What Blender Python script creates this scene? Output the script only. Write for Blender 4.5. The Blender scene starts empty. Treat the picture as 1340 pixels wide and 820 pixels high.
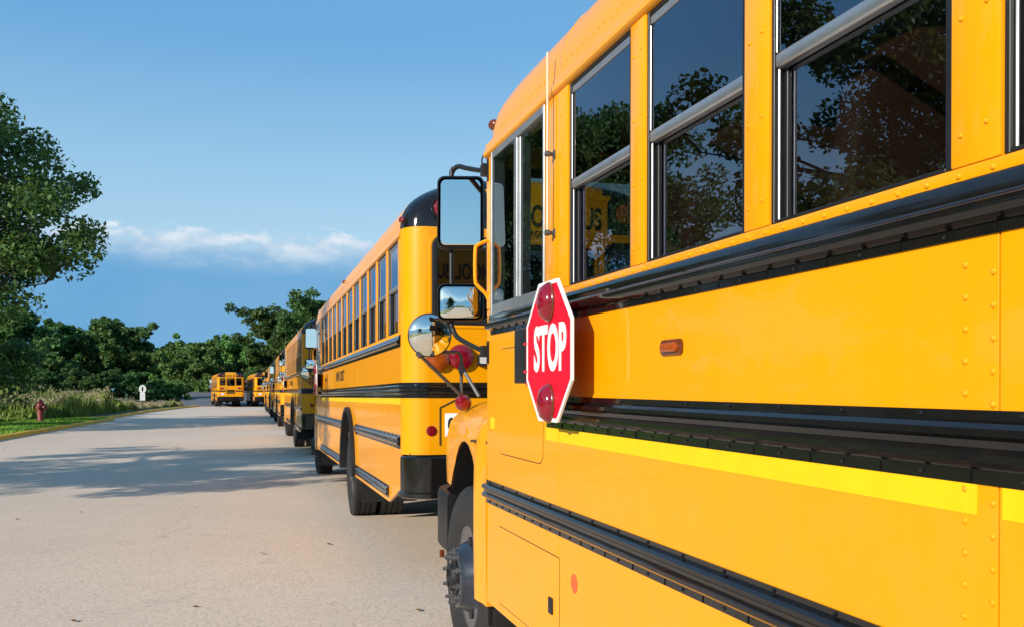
import bpy, bmesh, math, random
import numpy as np
from mathutils import Vector, Matrix
random.seed(7)
R = math.radians
PI = math.pi
scene = bpy.context.scene
COL = scene.collection

# ------------------------------------------------------------------ camera, light, sky, exposure
F_PX, U0, UC, VC, HOR = 1241.0, 311.0, 670.0, 410.0, 511.0
YAW = math.atan((UC - U0) / F_PX)
CY, SY = math.cos(YAW), math.sin(YAW)
CAM_Z = 1.5
cam_d = bpy.data.cameras.new("camera")
cam = bpy.data.objects.new("camera", cam_d)
COL.objects.link(cam)
cam.location = (0, 0, CAM_Z)
cam.rotation_euler = (R(90), 0, -YAW)
cam_d.sensor_width = 36.0
cam_d.lens = 36.0 * F_PX / 1340.0
cam_d.shift_y = (HOR - VC) / 1340.0
cam_d.clip_start = 0.05
cam_d.clip_end = 3000
scene.camera = cam

SUN_AZ, SUN_EL = R(33), R(20)          # light travels towards +X, turned SUN_AZ towards +Y
light_dir = Vector((math.cos(SUN_AZ) * math.cos(SUN_EL), math.sin(SUN_AZ) * math.cos(SUN_EL), -math.sin(SUN_EL)))
sun_d = bpy.data.lights.new("sun", 'SUN')
sun_d.energy = 3.6
sun_d.angle = R(0.5)
sun_d.color = (1.0, 0.93, 0.82)
sun = bpy.data.objects.new("sun", sun_d)
COL.objects.link(sun)
sun.rotation_euler = light_dir.to_track_quat('-Z', 'Y').to_euler()
scene.view_settings.view_transform = 'Standard'
scene.view_settings.look = 'None'
scene.view_settings.exposure = 0.75
scene.view_settings.gamma = 1.0
scene.view_settings.use_curve_mapping = False
scene.cycles.max_bounces = 8
scene.cycles.transparent_max_bounces = 16


class NT:
    """small helper to write node trees"""
    def __init__(self, tree):
        self.t = tree
    def n(self, kind, **kw):
        nd = self.t.nodes.new(kind)
        for k, v in kw.items():
            if k.startswith('i_'):
                key = k[2:]
                key = int(key) if key.isdigit() else key.replace('_', ' ')
                nd.inputs[key].default_value = v
            else:
                setattr(nd, k, v)
        return nd
    def l(self, a, b):
        self.t.links.new(a, b)
    def math(self, op, a, b=None, clamp=False):
        nd = self.t.nodes.new('ShaderNodeMath')
        nd.operation = op
        nd.use_clamp = clamp
        for i, x in enumerate((a, b)):
            if x is None:
                continue
            if isinstance(x, (int, float)):
                nd.inputs[i].default_value = x
            else:
                self.t.links.new(x, nd.inputs[i])
        return nd.outputs[0]
    def ramp(self, fac, stops):
        nd = self.t.nodes.new('ShaderNodeValToRGB')
        els = nd.color_ramp.elements
        while len(els) < len(stops):
            els.new(0.5)
        for e, (p, c) in zip(els, stops):
            e.position = p
            e.color = (*c, 1) if len(c) == 3 else c
        if fac is not None:
            self.t.links.new(fac, nd.inputs[0])
        return nd.outputs[0]
    def mix(self, fac, a, b, mode='MIX'):
        nd = self.t.nodes.new('ShaderNodeMix')
        nd.data_type = 'RGBA'
        nd.blend_type = mode
        for idx, x in ((0, fac), (6, a), (7, b)):
            if isinstance(x, (int, float)):
                nd.inputs[idx].default_value = x
            elif isinstance(x, tuple):
                nd.inputs[idx].default_value = (*x, 1) if len(x) == 3 else x
            else:
                self.t.links.new(x, nd.inputs[idx])
        return nd.outputs[2]
    def noise(self, vec, scale, detail=4, rough=0.55):
        nd = self.n('ShaderNodeTexNoise')
        nd.inputs['Scale'].default_value = scale
        nd.inputs['Detail'].default_value = detail
        nd.inputs['Roughness'].default_value = rough
        if vec is not None:
            self.l(vec, nd.inputs['Vector'])
        return nd.outputs[0]


def build_world():
    w = bpy.data.worlds.new("World")
    scene.world = w
    w.use_nodes = True
    nt = w.node_tree
    nt.nodes.clear()
    N = NT(nt)
    out = N.n('ShaderNodeOutputWorld')
    bg = N.n('ShaderNodeBackground')
    bg.inputs[1].default_value = 0.1
    sky = N.n('ShaderNodeTexSky', sky_type='NISHITA', sun_disc=False)
    sky.sun_elevation = SUN_EL
    sky.sun_rotation = R(180) + (R(90) - SUN_AZ)
    sky.air_density = 1.0
    sky.dust_density = 0.6
    sky.ozone_density = 2.0
    tc = N.n('ShaderNodeTexCoord')
    vec = tc.outputs['Generated']
    sep = N.n('ShaderNodeSeparateXYZ')
    N.l(vec, sep.inputs[0])
    z = sep.outputs[2]
    # clear sky colour by height, as in the photograph (values are x10 because the strength is 0.1)
    grad = N.ramp(N.math('MULTIPLY', z, 1.0, True), [
        (0.0, (1.5, 3.1, 4.4)), (0.15, (2.5, 3.9, 5.0)), (0.22, (1.9, 3.5, 4.9)), (0.34, (0.85, 2.5, 4.5)),
        (0.55, (0.85, 2.3, 4.2)), (1.0, (0.75, 1.9, 3.6))])
    base = N.mix(0.78, sky.outputs[0], grad)
    # distant bank of blue grey cloud low on the horizon, with bright tops
    mp = N.n('ShaderNodeMapping')
    mp.inputs['Scale'].default_value = (1.0, 1.0, 2.2)
    N.l(vec, mp.inputs[0])
    low = N.noise(mp.outputs[0], 2.2, 2)
    puff = N.noise(mp.outputs[0], 26.0, 6, 0.55)
    top = N.math('ADD', N.math('MULTIPLY', low, 0.07), 0.125)
    soft = N.math('SUBTRACT', top, z)
    top = N.math('ADD', top, N.math('MULTIPLY', N.math('SUBTRACT', puff, 0.5), 0.085))
    d = N.math('SUBTRACT', top, z)                       # > 0 inside the bank
    mr = N.n('ShaderNodeMapRange', interpolation_type='SMOOTHSTEP')
    mr.inputs['From Min'].default_value = -0.004
    mr.inputs['From Max'].default_value = 0.012
    N.l(d, mr.inputs[0])
    bank = mr.outputs[0]
    mr2 = N.n('ShaderNodeMapRange', interpolation_type='SMOOTHSTEP')
    mr2.inputs['From Min'].default_value = -0.004
    mr2.inputs['From Max'].default_value = 0.040
    N.l(soft, mr2.inputs[0])
    wisp = N.noise(mp.outputs[0], 5.0, 5)
    bankcol = N.ramp(mr2.outputs[0], [(0.0, (3.7, 4.4, 5.1)), (0.30, (2.8, 3.8, 4.8)), (0.6, (1.7, 3.0, 4.4)), (1.0, (0.8, 2.25, 4.0))])
    hz = N.ramp(N.math('MULTIPLY', z, 8.0, True), [(0.0, (1.1, 2.5, 4.2)), (0.8, (0.8, 2.25, 4.0))])
    bankcol = N.mix(N.math('MULTIPLY', N.math('SUBTRACT', wisp, 0.42), 1.3, True), bankcol, (1.5, 2.9, 4.4))
    bankcol = N.mix(N.math('MULTIPLY', N.math('GREATER_THAN', 0.0, z), 1.0), bankcol, hz)
    lump = N.math('MULTIPLY', N.math('SUBTRACT', puff, 0.44), 5.0, True)
    crest = N.math('SUBTRACT', 1.0, mr2.outputs[0], True)
    bankcol = N.mix(N.math('MULTIPLY', N.math('MULTIPLY', lump, crest), 0.75), bankcol, (5.6, 5.7, 5.9))
    bank = N.math('MULTIPLY', bank, N.math('ADD', 0.72, N.math('MULTIPLY', low, 0.45)), True)
    col = N.mix(bank, base, bankcol)
    N.l(col, bg.inputs[0])
    N.l(bg.outputs[0], out.inputs[0])


build_world()

# ------------------------------------------------------------------ materials
def new_mat(name):
    m = bpy.data.materials.new(name)
    m.use_nodes = True
    m.node_tree.nodes.clear()
    return m, NT(m.node_tree)


def principled(name, color, rough=0.5, metal=0.0, coat=0.0, coat_rough=0.05, var=0.0, var_scale=6.0, bump=0.0, bump_scale=80.0,
               spec=0.5, dark=None):
    m, N = new_mat(name)
    out = N.n('ShaderNodeOutputMaterial')
    p = N.n('ShaderNodeBsdfPrincipled')
    N.l(p.outputs[0], out.inputs[0])
    p.inputs['Base Color'].default_value = (*color, 1)
    p.inputs['Roughness'].default_value = rough
    p.inputs['Metallic'].default_value = metal
    p.inputs['Coat Weight'].default_value = coat
    p.inputs['Coat Roughness'].default_value = coat_rough
    p.inputs['Specular IOR Level'].default_value = spec
    tc = N.n('ShaderNodeTexCoord')
    if var > 0:
        nz = N.noise(tc.outputs['Object'], var_scale, 5)
        c2 = dark if dark else tuple(c * (1 - var) for c in color)
        f = N.math('MULTIPLY', N.math('SUBTRACT', nz, 0.35), 2.2, True)
        N.l(N.mix(f, c2, color), p.inputs['Base Color'])
        r2 = N.math('ADD', N.math('MULTIPLY', nz, 0.16), max(0.02, rough - 0.08))
        N.l(r2, p.inputs['Roughness'])
    if bump > 0:
        nb = N.noise(tc.outputs['Object'], bump_scale, 4)
        b = N.n('ShaderNodeBump')
        b.inputs['Strength'].default_value = bump
        b.inputs['Distance'].default_value = 0.01
        N.l(nb, b.inputs['Height'])
        N.l(b.outputs[0], p.inputs['Normal'])
    return m


def glass(name, tint, ior, gain=1.0, gloss=(1, 1, 1), rough=0.0, wave=0.0):
    m, N = new_mat(name)
    out = N.n('ShaderNodeOutputMaterial')
    tr = N.n('ShaderNodeBsdfTransparent')
    tr.inputs[0].default_value = (*tint, 1)
    gl = N.n('ShaderNodeBsdfGlossy')
    gl.inputs[0].default_value = (*gloss, 1)
    gl.inputs['Roughness'].default_value = rough
    fr = N.n('ShaderNodeFresnel')
    fr.inputs[0].default_value = ior
    geo = N.n('ShaderNodeNewGeometry')
    front = N.math('SUBTRACT', 1.0, geo.outputs['Backfacing'])      # reflect once, at the outer face of the pane
    fac = N.math('MULTIPLY', N.math('MULTIPLY', fr.outputs[0], gain, True), front)
    mx = N.n('ShaderNodeMixShader')
    N.l(fac, mx.inputs[0])
    N.l(tr.outputs[0], mx.inputs[1])
    N.l(gl.outputs[0], mx.inputs[2])
    N.l(mx.outputs[0], out.inputs[0])
    if wave > 0:
        tc = N.n('ShaderNodeTexCoord')
        nb = N.noise(tc.outputs['Object'], 2.5, 1)
        b = N.n('ShaderNodeBump')
        b.inputs['Strength'].default_value = wave
        b.inputs['Distance'].default_value = 0.02
        N.l(nb, b.inputs['Height'])
        N.l(b.outputs[0], gl.inputs['Normal'])
    return m


def paint_yellow(name, col, lo):
    """glossy school bus enamel: very slight panel waviness and dust"""
    m, N = new_mat(name)
    out = N.n('ShaderNodeOutputMaterial')
    p = N.n('ShaderNodeBsdfPrincipled')
    N.l(p.outputs[0], out.inputs[0])
    tc = N.n('ShaderNodeTexCoord')
    n1 = N.noise(tc.outputs['Object'], 1.1, 3)
    n2 = N.noise(tc.outputs['Object'], 45.0, 3)
    f = N.math('MULTIPLY', N.math('SUBTRACT', n1, 0.3), 2.0, True)
    c = N.mix(f, lo, col)
    speck = N.math('GREATER_THAN', n2, 0.735)
    c = N.mix(N.math('MULTIPLY', speck, 0.25), c, (0.45, 0.24, 0.05))
    mp = N.n('ShaderNodeMapping')
    mp.inputs['Scale'].default_value = (9.0, 9.0, 0.7)
    N.l(tc.outputs['Object'], mp.inputs[0])
    stk = N.noise(mp.outputs[0], 2.0, 5, 0.6)
    stk = N.math('MULTIPLY', N.math('SUBTRACT', stk, 0.50), 1.6, True)
    sp = N.n('ShaderNodeSeparateXYZ')
    N.l(tc.outputs['Object'], sp.inputs[0])
    lowz = N.math('SUBTRACT', 1.15, N.math('MULTIPLY', sp.outputs[2], 0.62), True)
    n3 = N.noise(tc.outputs['Object'], 7.0, 6, 0.65)
    dust = N.math('MULTIPLY', N.math('ADD', N.math('MULTIPLY', stk, 0.5), N.math('MULTIPLY', N.math('SUBTRACT', n3, 0.42), 0.9, True)), N.math('ADD', N.math('MULTIPLY', lowz, 0.45), 0.12), True)
    c = N.mix(dust, c, (0.50, 0.33, 0.12))
    N.l(c, p.inputs['Base Color'])
    N.l(N.math('ADD', N.math('MULTIPLY', n1, 0.12), 0.30), p.inputs['Roughness'])
    p.inputs['Specular IOR Level'].default_value = 0.15
    p.inputs['Coat Weight'].default_value = 0.38
    p.inputs['Coat Roughness'].default_value = 0.03
    b = N.n('ShaderNodeBump')
    b.inputs['Strength'].default_value = 0.22
    b.inputs['Distance'].default_value = 0.012
    nb = N.noise(tc.outputs['Object'], 3.2, 2)
    N.l(nb, b.inputs['Height'])
    N.l(b.outputs[0], p.inputs['Coat Normal'])
    return m


M = {}
M['yellow'] = paint_yellow('bus_yellow', (0.77, 0.306, 0.0), (0.74, 0.287, 0.0))
M['black'] = principled('black_enamel', (0.004, 0.004, 0.005), 0.08, coat=0.1, coat_rough=0.02, var=0.3, var_scale=16, dark=(0.009, 0.008, 0.007))
M['matte_black'] = principled('matte_black', (0.008, 0.008, 0.009), 0.5, var=0.3, var_scale=9)
M['rubber'] = principled('tyre_rubber', (0.019, 0.0185, 0.018), 0.75, var=0.45, var_scale=7, bump=0.3, bump_scale=120)
M['seam'] = principled('seam_shadow_gap', (0.06, 0.03, 0.004), 0.8)
M['alu'] = principled('aluminium_frame', (0.50, 0.51, 0.52), 0.36, metal=0.85, var=0.15, var_scale=12)
M['steel'] = principled('dull_steel', (0.16, 0.16, 0.165), 0.6, metal=0.6, var=0.35, var_scale=20)
M['rim'] = principled('dark_blue_wheel_paint', (0.028, 0.036, 0.052), 0.3, coat=0.5, var=0.4, var_scale=14)
M['chrome'] = principled('mirror_glass', (0.90, 0.92, 0.82), 0.015, metal=1.0)
M['sign_red'] = principled('sign_red', (0.60, 0.002, 0.022), 0.5, spec=0.3, var=0.06, var_scale=4)
M['sign_white'] = principled('sign_white', (0.82, 0.80, 0.76), 0.45, spec=0.3, var=0.06, var_scale=6)
M['lens_red'] = principled('red_lens', (0.24, 0.002, 0.014), 0.10, coat=0.7, var=0.35, var_scale=30)
M['lens_amber'] = principled('amber_lens', (0.42, 0.075, 0.006), 0.14, coat=0.6, var=0.35, var_scale=30)
M['lens_marker'] = principled('dark_amber_lens', (0.17, 0.035, 0.006), 0.2, coat=0.5, var=0.35, var_scale=30)
M['lens_clear'] = principled('clear_lens', (0.55, 0.55, 0.55), 0.1, coat=1.0)
M['tape'] = principled('yellow_reflective_tape', (0.86, 0.52, 0.0), 0.45, var=0.12, var_scale=14)
M['sticker'] = principled('orange_sticker', (0.80, 0.10, 0.02), 0.45)
M['letter'] = principled('black_lettering', (0.015, 0.012, 0.01), 0.5)
M['plate'] = principled('white_plate', (0.68, 0.69, 0.72), 0.45)
M['seat'] = principled('brown_vinyl', (0.21, 0.10, 0.065), 0.5, var=0.2, var_scale=8, bump=0.2, bump_scale=30)
M['interior'] = principled('interior_panel', (0.32, 0.32, 0.30), 0.6, var=0.1)
M['floor'] = principled('floor_rubber', (0.04, 0.04, 0.04), 0.7)
M['white_rod'] = principled('white_rod', (0.62, 0.54, 0.42), 0.45)
M['glass_dark'] = glass('tinted_glass', (0.52, 0.525, 0.53), 2.3, 1.2, (0.80, 0.86, 1.0), wave=0.02)
M['glass_clear'] = glass('clear_glass', (0.62, 0.68, 0.67), 1.5, 0.85, wave=0.02)
M['hydrant'] = principled('hydrant_red', (0.27, 0.022, 0.022), 0.5, var=0.4, var_scale=18)
M['post'] = principled('dark_post', (0.05, 0.055, 0.05), 0.6)


def leaf_mat(name, c1, c2, trans=0.35):
    m, N = new_mat(name)
    out = N.n('ShaderNodeOutputMaterial')
    geo = N.n('ShaderNodeNewGeometry')
    oi = N.n('ShaderNodeObjectInfo')
    col = N.mix(geo.outputs['Random Per Island'], c1, c2)
    hsv = N.n('ShaderNodeHueSaturation')
    N.l(col, hsv.inputs['Color'])
    N.l(N.math('ADD', N.math('MULTIPLY', oi.outputs['Random'], 0.5), 0.75), hsv.inputs['Value'])
    N.l(N.math('ADD', N.math('MULTIPLY', oi.outputs['Random'], 0.03), 0.485), hsv.inputs['Hue'])
    df = N.n('ShaderNodeBsdfPrincipled')
    df.inputs['Roughness'].default_value = 0.55
    df.inputs['Specular IOR Level'].default_value = 0.3
    N.l(hsv.outputs[0], df.inputs['Base Color'])
    tl = N.n('ShaderNodeBsdfTranslucent')
    tcol = N.mix(0.5, hsv.outputs[0], (0.16, 0.20, 0.02))
    N.l(tcol, tl.inputs[0])
    mx = N.n('ShaderNodeMixShader')
    mx.inputs[0].default_value = trans
    N.l(df.outputs[0], mx.inputs[1])
    N.l(tl.outputs[0], mx.inputs[2])
    N.l(mx.outputs[0], out.inputs[0])
    return m


M['leaf_oak'] = leaf_mat('oak_leaves', (0.040, 0.095, 0.028), (0.105, 0.180, 0.050))
M['leaf_dark'] = leaf_mat('dark_leaves', (0.050, 0.130, 0.040), (0.120, 0.235, 0.070))
M['leaf_light'] = leaf_mat('light_leaves', (0.095, 0.205, 0.052), (0.170, 0.310, 0.085))
M['weed'] = leaf_mat('weed_leaves', (0.12, 0.22, 0.035), (0.28, 0.36, 0.075))
M['weed_tan'] = leaf_mat('tan_seed_heads', (0.30, 0.22, 0.13), (0.46, 0.36, 0.25))
M['grass'] = leaf_mat('grass_blades', (0.15, 0.32, 0.03), (0.27, 0.46, 0.06))
M['bark'] = principled('bark', (0.07, 0.055, 0.04), 0.9, var=0.5, var_scale=5, bump=0.8, bump_scale=25)
M['dead_leaf'] = principled('dry_leaf', (0.13, 0.08, 0.035), 0.8, var=0.4, var_scale=30)


def road_mat():
    m, N = new_mat('worn_aggregate_road')
    out = N.n('ShaderNodeOutputMaterial')
    p = N.n('ShaderNodeBsdfPrincipled')
    N.l(p.outputs[0], out.inputs[0])
    tc = N.n('ShaderNodeTexCoord')
    v = tc.outputs['Object']
    big = N.noise(v, 0.22, 4)
    mid = N.noise(v, 1.7, 5)
    fine = N.noise(v, 85.0, 3, 0.7)
    vor = N.n('ShaderNodeTexVoronoi')
    vor.inputs['Scale'].default_value = 70.0
    N.l(v, vor.inputs['Vector'])
    stones = N.n('ShaderNodeSeparateColor')
    N.l(vor.outputs['Color'], stones.inputs[0])
    c = N.mix(N.math('MULTIPLY', N.math('SUBTRACT', big, 0.3), 2.0, True), (0.655, 0.525, 0.405), (0.745, 0.61, 0.48))
    c = N.mix(N.math('MULTIPLY', N.math('SUBTRACT', mid, 0.45), 1.6, True), c, (0.65, 0.51, 0.40))
    c = N.mix(0.55, c, N.ramp(stones.outputs[0], [(0.0, (0.30, 0.28, 0.25)), (0.12, (0.78, 0.76, 0.73)), (0.8, (1.0, 1.0, 1.0)), (1.0, (1.18, 1.15, 1.1))]), 'MULTIPLY')
    # faint oil and tyre stains
    st = N.noise(v, 0.9, 6, 0.65)
    c = N.mix(N.math('MULTIPLY', N.math('SUBTRACT', st, 0.62), 3.0, True), c, (0.30, 0.27, 0.24))
    wv = N.n('ShaderNodeTexVoronoi', feature='DISTANCE_TO_EDGE')
    wv.inputs['Scale'].default_value = 0.16
    vv = N.n('ShaderNodeVectorMath', operation='ADD')
    nn = N.n('ShaderNodeTexNoise')
    nn.inputs['Scale'].default_value = 1.3
    nn.inputs['Detail'].default_value = 6
    N.l(v, nn.inputs['Vector'])
    sc = N.n('ShaderNodeVectorMath', operation='SCALE')
    sc.inputs['Scale'].default_value = 1.2
    N.l(nn.outputs['Color'], sc.inputs[0])
    N.l(v, vv.inputs[0])
    N.l(sc.outputs[0], vv.inputs[1])
    N.l(vv.outputs[0], wv.inputs['Vector'])
    crack = N.math('LESS_THAN', wv.outputs['Distance'], 0.0016)
    c = N.mix(N.math('MULTIPLY', crack, 0.25), c, (0.16, 0.14, 0.12))
    N.l(c, p.inputs['Base Color'])
    p.inputs['Roughness'].default_value = 0.85
    p.inputs['Specular IOR Level'].default_value = 0.25
    b = N.n('ShaderNodeBump')
    b.inputs['Strength'].default_value = 0.3
    b.inputs['Distance'].default_value = 0.004
    hgt = N.math('ADD', vor.outputs['Distance'], N.math('MULTIPLY', fine, 0.6))
    N.l(hgt, b.inputs['Height'])
    N.l(b.outputs[0], p.inputs['Normal'])
    return m


M['road'] = road_mat()
M['slope_road'] = principled('grey_asphalt', (0.16, 0.165, 0.175), 0.8, var=0.25, var_scale=0.6, bump=0.3, bump_scale=40)
M['lawn'] = principled('lawn_soil', (0.11, 0.24, 0.025), 0.9, var=0.35, var_scale=2.5, bump=0.8, bump_scale=30)
M['field'] = principled('field_ground', (0.085, 0.11, 0.035), 0.95, var=0.4, var_scale=0.8)


def kerb_mat():
    m, N = new_mat('worn_yellow_kerb_paint')
    out = N.n('ShaderNodeOutputMaterial')
    p = N.n('ShaderNodeBsdfPrincipled')
    N.l(p.outputs[0], out.inputs[0])
    tc = N.n('ShaderNodeTexCoord')
    n1 = N.noise(tc.outputs['Object'], 1.6, 6, 0.7)
    f = N.math('MULTIPLY', N.math('SUBTRACT', n1, 0.54), 6.0, True)
    c = N.mix(f, (0.74, 0.42, 0.03), (0.42, 0.31, 0.19))
    N.l(c, p.inputs['Base Color'])
    p.inputs['Roughness'].default_value = 0.8
    return m


M['kerb'] = kerb_mat()

# ------------------------------------------------------------------ mesh helpers
class MB:
    def __init__(self):
        self.v, self.f, self.m = [], [], []
    def add(self, verts, faces, mi=0):
        o = len(self.v)
        self.v += [tuple(p) for p in verts]
        for f in faces:
            self.f.append(tuple(i + o for i in f))
            self.m.append(mi)
    def box(self, x0, x1, y0, y1, z0, z1, mi=0):
        if x0 > x1: x0, x1 = x1, x0
        if y0 > y1: y0, y1 = y1, y0
        if z0 > z1: z0, z1 = z1, z0
        vs = [(x0, y0, z0), (x1, y0, z0), (x1, y1, z0), (x0, y1, z0), (x0, y0, z1), (x1, y0, z1), (x1, y1, z1), (x0, y1, z1)]
        self.add(vs, [(0, 3, 2, 1), (4, 5, 6, 7), (0, 1, 5, 4), (1, 2, 6, 5), (2, 3, 7, 6), (3, 0, 4, 7)], mi)
        return self
    def prism(self, poly, a, b, axis, mi=0):
        """extrude a 2D polygon from a to b along an axis; 2D coordinates are the other two axes in order"""
        def P(p, t):
            if axis == 'x': return (t, p[0], p[1])
            if axis == 'y': return (p[0], t, p[1])
            return (p[0], p[1], t)
        n = len(poly)
        vs = [P(p, a) for p in poly] + [P(p, b) for p in poly]
        fs = [tuple(range(n))[::-1], tuple(range(n, 2 * n))]
        for i in range(n):
            j = (i + 1) % n
            fs.append((i, j, n + j, n + i))
        self.add(vs, fs, mi)
        return self
    def ring(self, outer, inner, a, b, axis, mi=0):
        """frame: extruded ring between two polygons with equal vertex counts"""
        def P(p, t):
            if axis == 'x': return (t, p[0], p[1])
            if axis == 'y': return (p[0], t, p[1])
            return (p[0], p[1], t)
        n = len(outer)
        vs = [P(p, a) for p in outer] + [P(p, a) for p in inner] + [P(p, b) for p in outer] + [P(p, b) for p in inner]
        fs = []
        for i in range(n):
            j = (i + 1) % n
            fs += [(i, j, n + j, n + i), (2 * n + i, 3 * n + i, 3 * n + j, 2 * n + j), (i, 2 * n + i, 2 * n + j, j), (n + i, n + j, 3 * n + j, 3 * n + i)]
        self.add(vs, fs, mi)
        return self
    def tube(self, pts, r, n=8, mi=0, caps=True):
        pts = [Vector(p) for p in pts]
        rs = r if isinstance(r, (list, tuple)) else [r] * len(pts)
        vs, fs = [], []
        up = None
        for i, p in enumerate(pts):
            if i == 0: t = pts[1] - pts[0]
            elif i == len(pts) - 1: t = pts[-1] - pts[-2]
            else: t = (pts[i + 1] - pts[i]).normalized() + (pts[i] - pts[i - 1]).normalized()
            t.normalize()
            if up is None:
                up = Vector((0, 0, 1)) if abs(t.z) < 0.9 else Vector((0, 1, 0))
            a = t.cross(up).normalized()
            b = a.cross(t).normalized()
            up = b
            for k in range(n):
                w = 2 * PI * k / n
                vs.append(p + (a * math.cos(w) + b * math.sin(w)) * rs[i])
        for i in range(len(pts) - 1):
            for k in range(n):
                k2 = (k + 1) % n
                fs.append((i * n + k, i * n + k2, (i + 1) * n + k2, (i + 1) * n + k))
        if caps:
            fs.append(tuple(range(n))[::-1])
            fs.append(tuple(range((len(pts) - 1) * n, len(pts) * n)))
        self.add(vs, fs, mi)
        return self
    def cyl(self, p0, p1, r, n=16, mi=0):
        return self.tube([p0, p1], r, n, mi)
    def lathe(self, prof, centre, axis, n=24, mi=0, squash=(1, 1)):
        """revolve [(radius, offset along axis)] about axis ('x','y','z' or -ve sign handled by offsets)"""
        vs, fs = [], []
        c = Vector(centre)
        for (r, h) in prof:
            for k in range(n):
                w = 2 * PI * k / n
                a, b = r * math.cos(w) * squash[0], r * math.sin(w) * squash[1]
                if axis == 'x': vs.append(c + Vector((h, a, b)))
                elif axis == 'y': vs.append(c + Vector((a, h, b)))
                else: vs.append(c + Vector((a, b, h)))
        for i in range(len(prof) - 1):
            for k in range(n):
                k2 = (k + 1) % n
                fs.append((i * n + k, i * n + k2, (i + 1) * n + k2, (i + 1) * n + k))
        if prof[0][0] > 1e-4: fs.append(tuple(range(n)))
        if prof[-1][0] > 1e-4: fs.append(tuple(range((len(prof) - 1) * n, len(prof) * n)))
        self.add(vs, fs, mi)
        return self
    def strip(self, rows, mi=0, closed=False):
        """rows: lists of points with equal counts, skinned together"""
        n = len(rows[0])
        vs = [p for r in rows for p in r]
        fs = []
        for i in range(len(rows) - 1):
            for k in range(n - 1):
                fs.append((i * n + k, i * n + k + 1, (i + 1) * n + k + 1, (i + 1) * n + k))
            if closed:
                fs.append((i * n + n - 1, i * n, (i + 1) * n, (i + 1) * n + n - 1))
        self.add(vs, fs, mi)
        return self
    def move(self, d):
        self.v = [(a + d[0], b + d[1], c + d[2]) for a, b, c in self.v]
        return self
    def xform(self, mtx):
        self.v = [tuple(mtx @ Vector(p)) for p in self.v]
        return self
    def mirror_x(self, w):
        self.v = [(w - a, b, c) for a, b, c in self.v]
        self.f = [f[::-1] for f in self.f]
        return self


def curve(pts, n=5):
    P = [Vector(p) for p in pts]
    P = [P[0] * 2 - P[1]] + P + [P[-1] * 2 - P[-2]]
    out = []
    for i in range(1, len(P) - 2):
        a, b, c, d = P[i - 1], P[i], P[i + 1], P[i + 2]
        for k in range(n):
            t = k / n
            out.append(0.5 * (2 * b + (c - a) * t + (2 * a - 5 * b + 4 * c - d) * t * t + (3 * b - a - 3 * c + d) * t ** 3))
    return out + [P[-2]]


def rrect(a0, a1, b0, b1, r, n=4):
    pts = []
    for (ca, cb, s) in ((a1 - r, b1 - r, 0), (a0 + r, b1 - r, 90), (a0 + r, b0 + r, 180), (a1 - r, b0 + r, 270)):
        for k in range(n + 1):
            w = R(s + 90 * k / n)
            pts.append((ca + r * math.cos(w), cb + r * math.sin(w)))
    return pts


def put(name, mb, mat, parent=None, smooth=35, bevel=0.0, weld=True, seg=2):
    me = bpy.data.meshes.new(name)
    mats = mat if isinstance(mat, (list, tuple)) else [mat]
    bm = bmesh.new()
    vs = [bm.verts.new(p) for p in mb.v]
    for f, mi in zip(mb.f, mb.m):
        try:
            fc = bm.faces.new([vs[i] for i in f])
            fc.material_index = mi
        except ValueError:
            pass
    if weld:
        bmesh.ops.remove_doubles(bm, verts=bm.verts, dist=1e-5)
        bmesh.ops.recalc_face_normals(bm, faces=bm.faces)
    if bevel > 0:
        es = [e for e in bm.edges if len(e.link_faces) == 2 and e.calc_face_angle(0) > R(40)]
        if es:
            bmesh.ops.bevel(bm, geom=es, offset=bevel, segments=seg, profile=0.5, affect='EDGES', clamp_overlap=True)
    bm.to_mesh(me)
    bm.free()
    for m in mats:
        me.materials.append(M[m] if isinstance(m, str) else m)
    if smooth:
        me.shade_smooth()
        me.set_sharp_from_angle(angle=R(smooth))
    o = bpy.data.objects.new(name, me)
    COL.objects.link(o)
    if parent is not None:
        o.parent = parent
    return o


def tag(o, label=None, cat=None, group=None, kind=None):
    if label: o['label'] = label
    if cat: o['category'] = cat
    if group: o['group'] = group
    if kind: o['kind'] = kind
    return o


def empty(name, loc=(0, 0, 0), rot=(0, 0, 0)):
    o = bpy.data.objects.new(name, None)
    o.empty_display_size = 0.2
    COL.objects.link(o)
    o.location = loc
    o.rotation_euler = rot
    return o


def text_mesh(name, s, size, mat, parent, origin, right, up, sx=1.0, bold=0.0, depth=0.001, align='LEFT', label=None):
    """lettering as a thin solid mesh laid on a plane given by its right and up directions"""
    cu = bpy.data.curves.new(name, 'FONT')
    cu.body = s
    cu.size = size
    cu.offset = bold
    cu.extrude = depth
    cu.align_x = align
    cu.align_y = 'CENTER'
    cu.resolution_u = 4
    tmp = bpy.data.objects.new(name, cu)
    COL.objects.link(tmp)
    dg = bpy.context.evaluated_depsgraph_get()
    me = bpy.data.meshes.new_from_object(tmp.evaluated_get(dg))
    bpy.data.objects.remove(tmp)
    bpy.data.curves.remove(cu)
    r, u = Vector(right).normalized(), Vector(up).normalized()
    n = r.cross(u)
    mt = Matrix((( r.x * sx, u.x, n.x, origin[0]), (r.y * sx, u.y, n.y, origin[1]), (r.z * sx, u.z, n.z, origin[2]), (0, 0, 0, 1)))
    me.transform(mt)
    me.materials.clear()
    me.materials.append(M[mat])
    me.name = name
    o = bpy.data.objects.new(name, me)
    COL.objects.link(o)
    o.parent = parent
    return o

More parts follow.
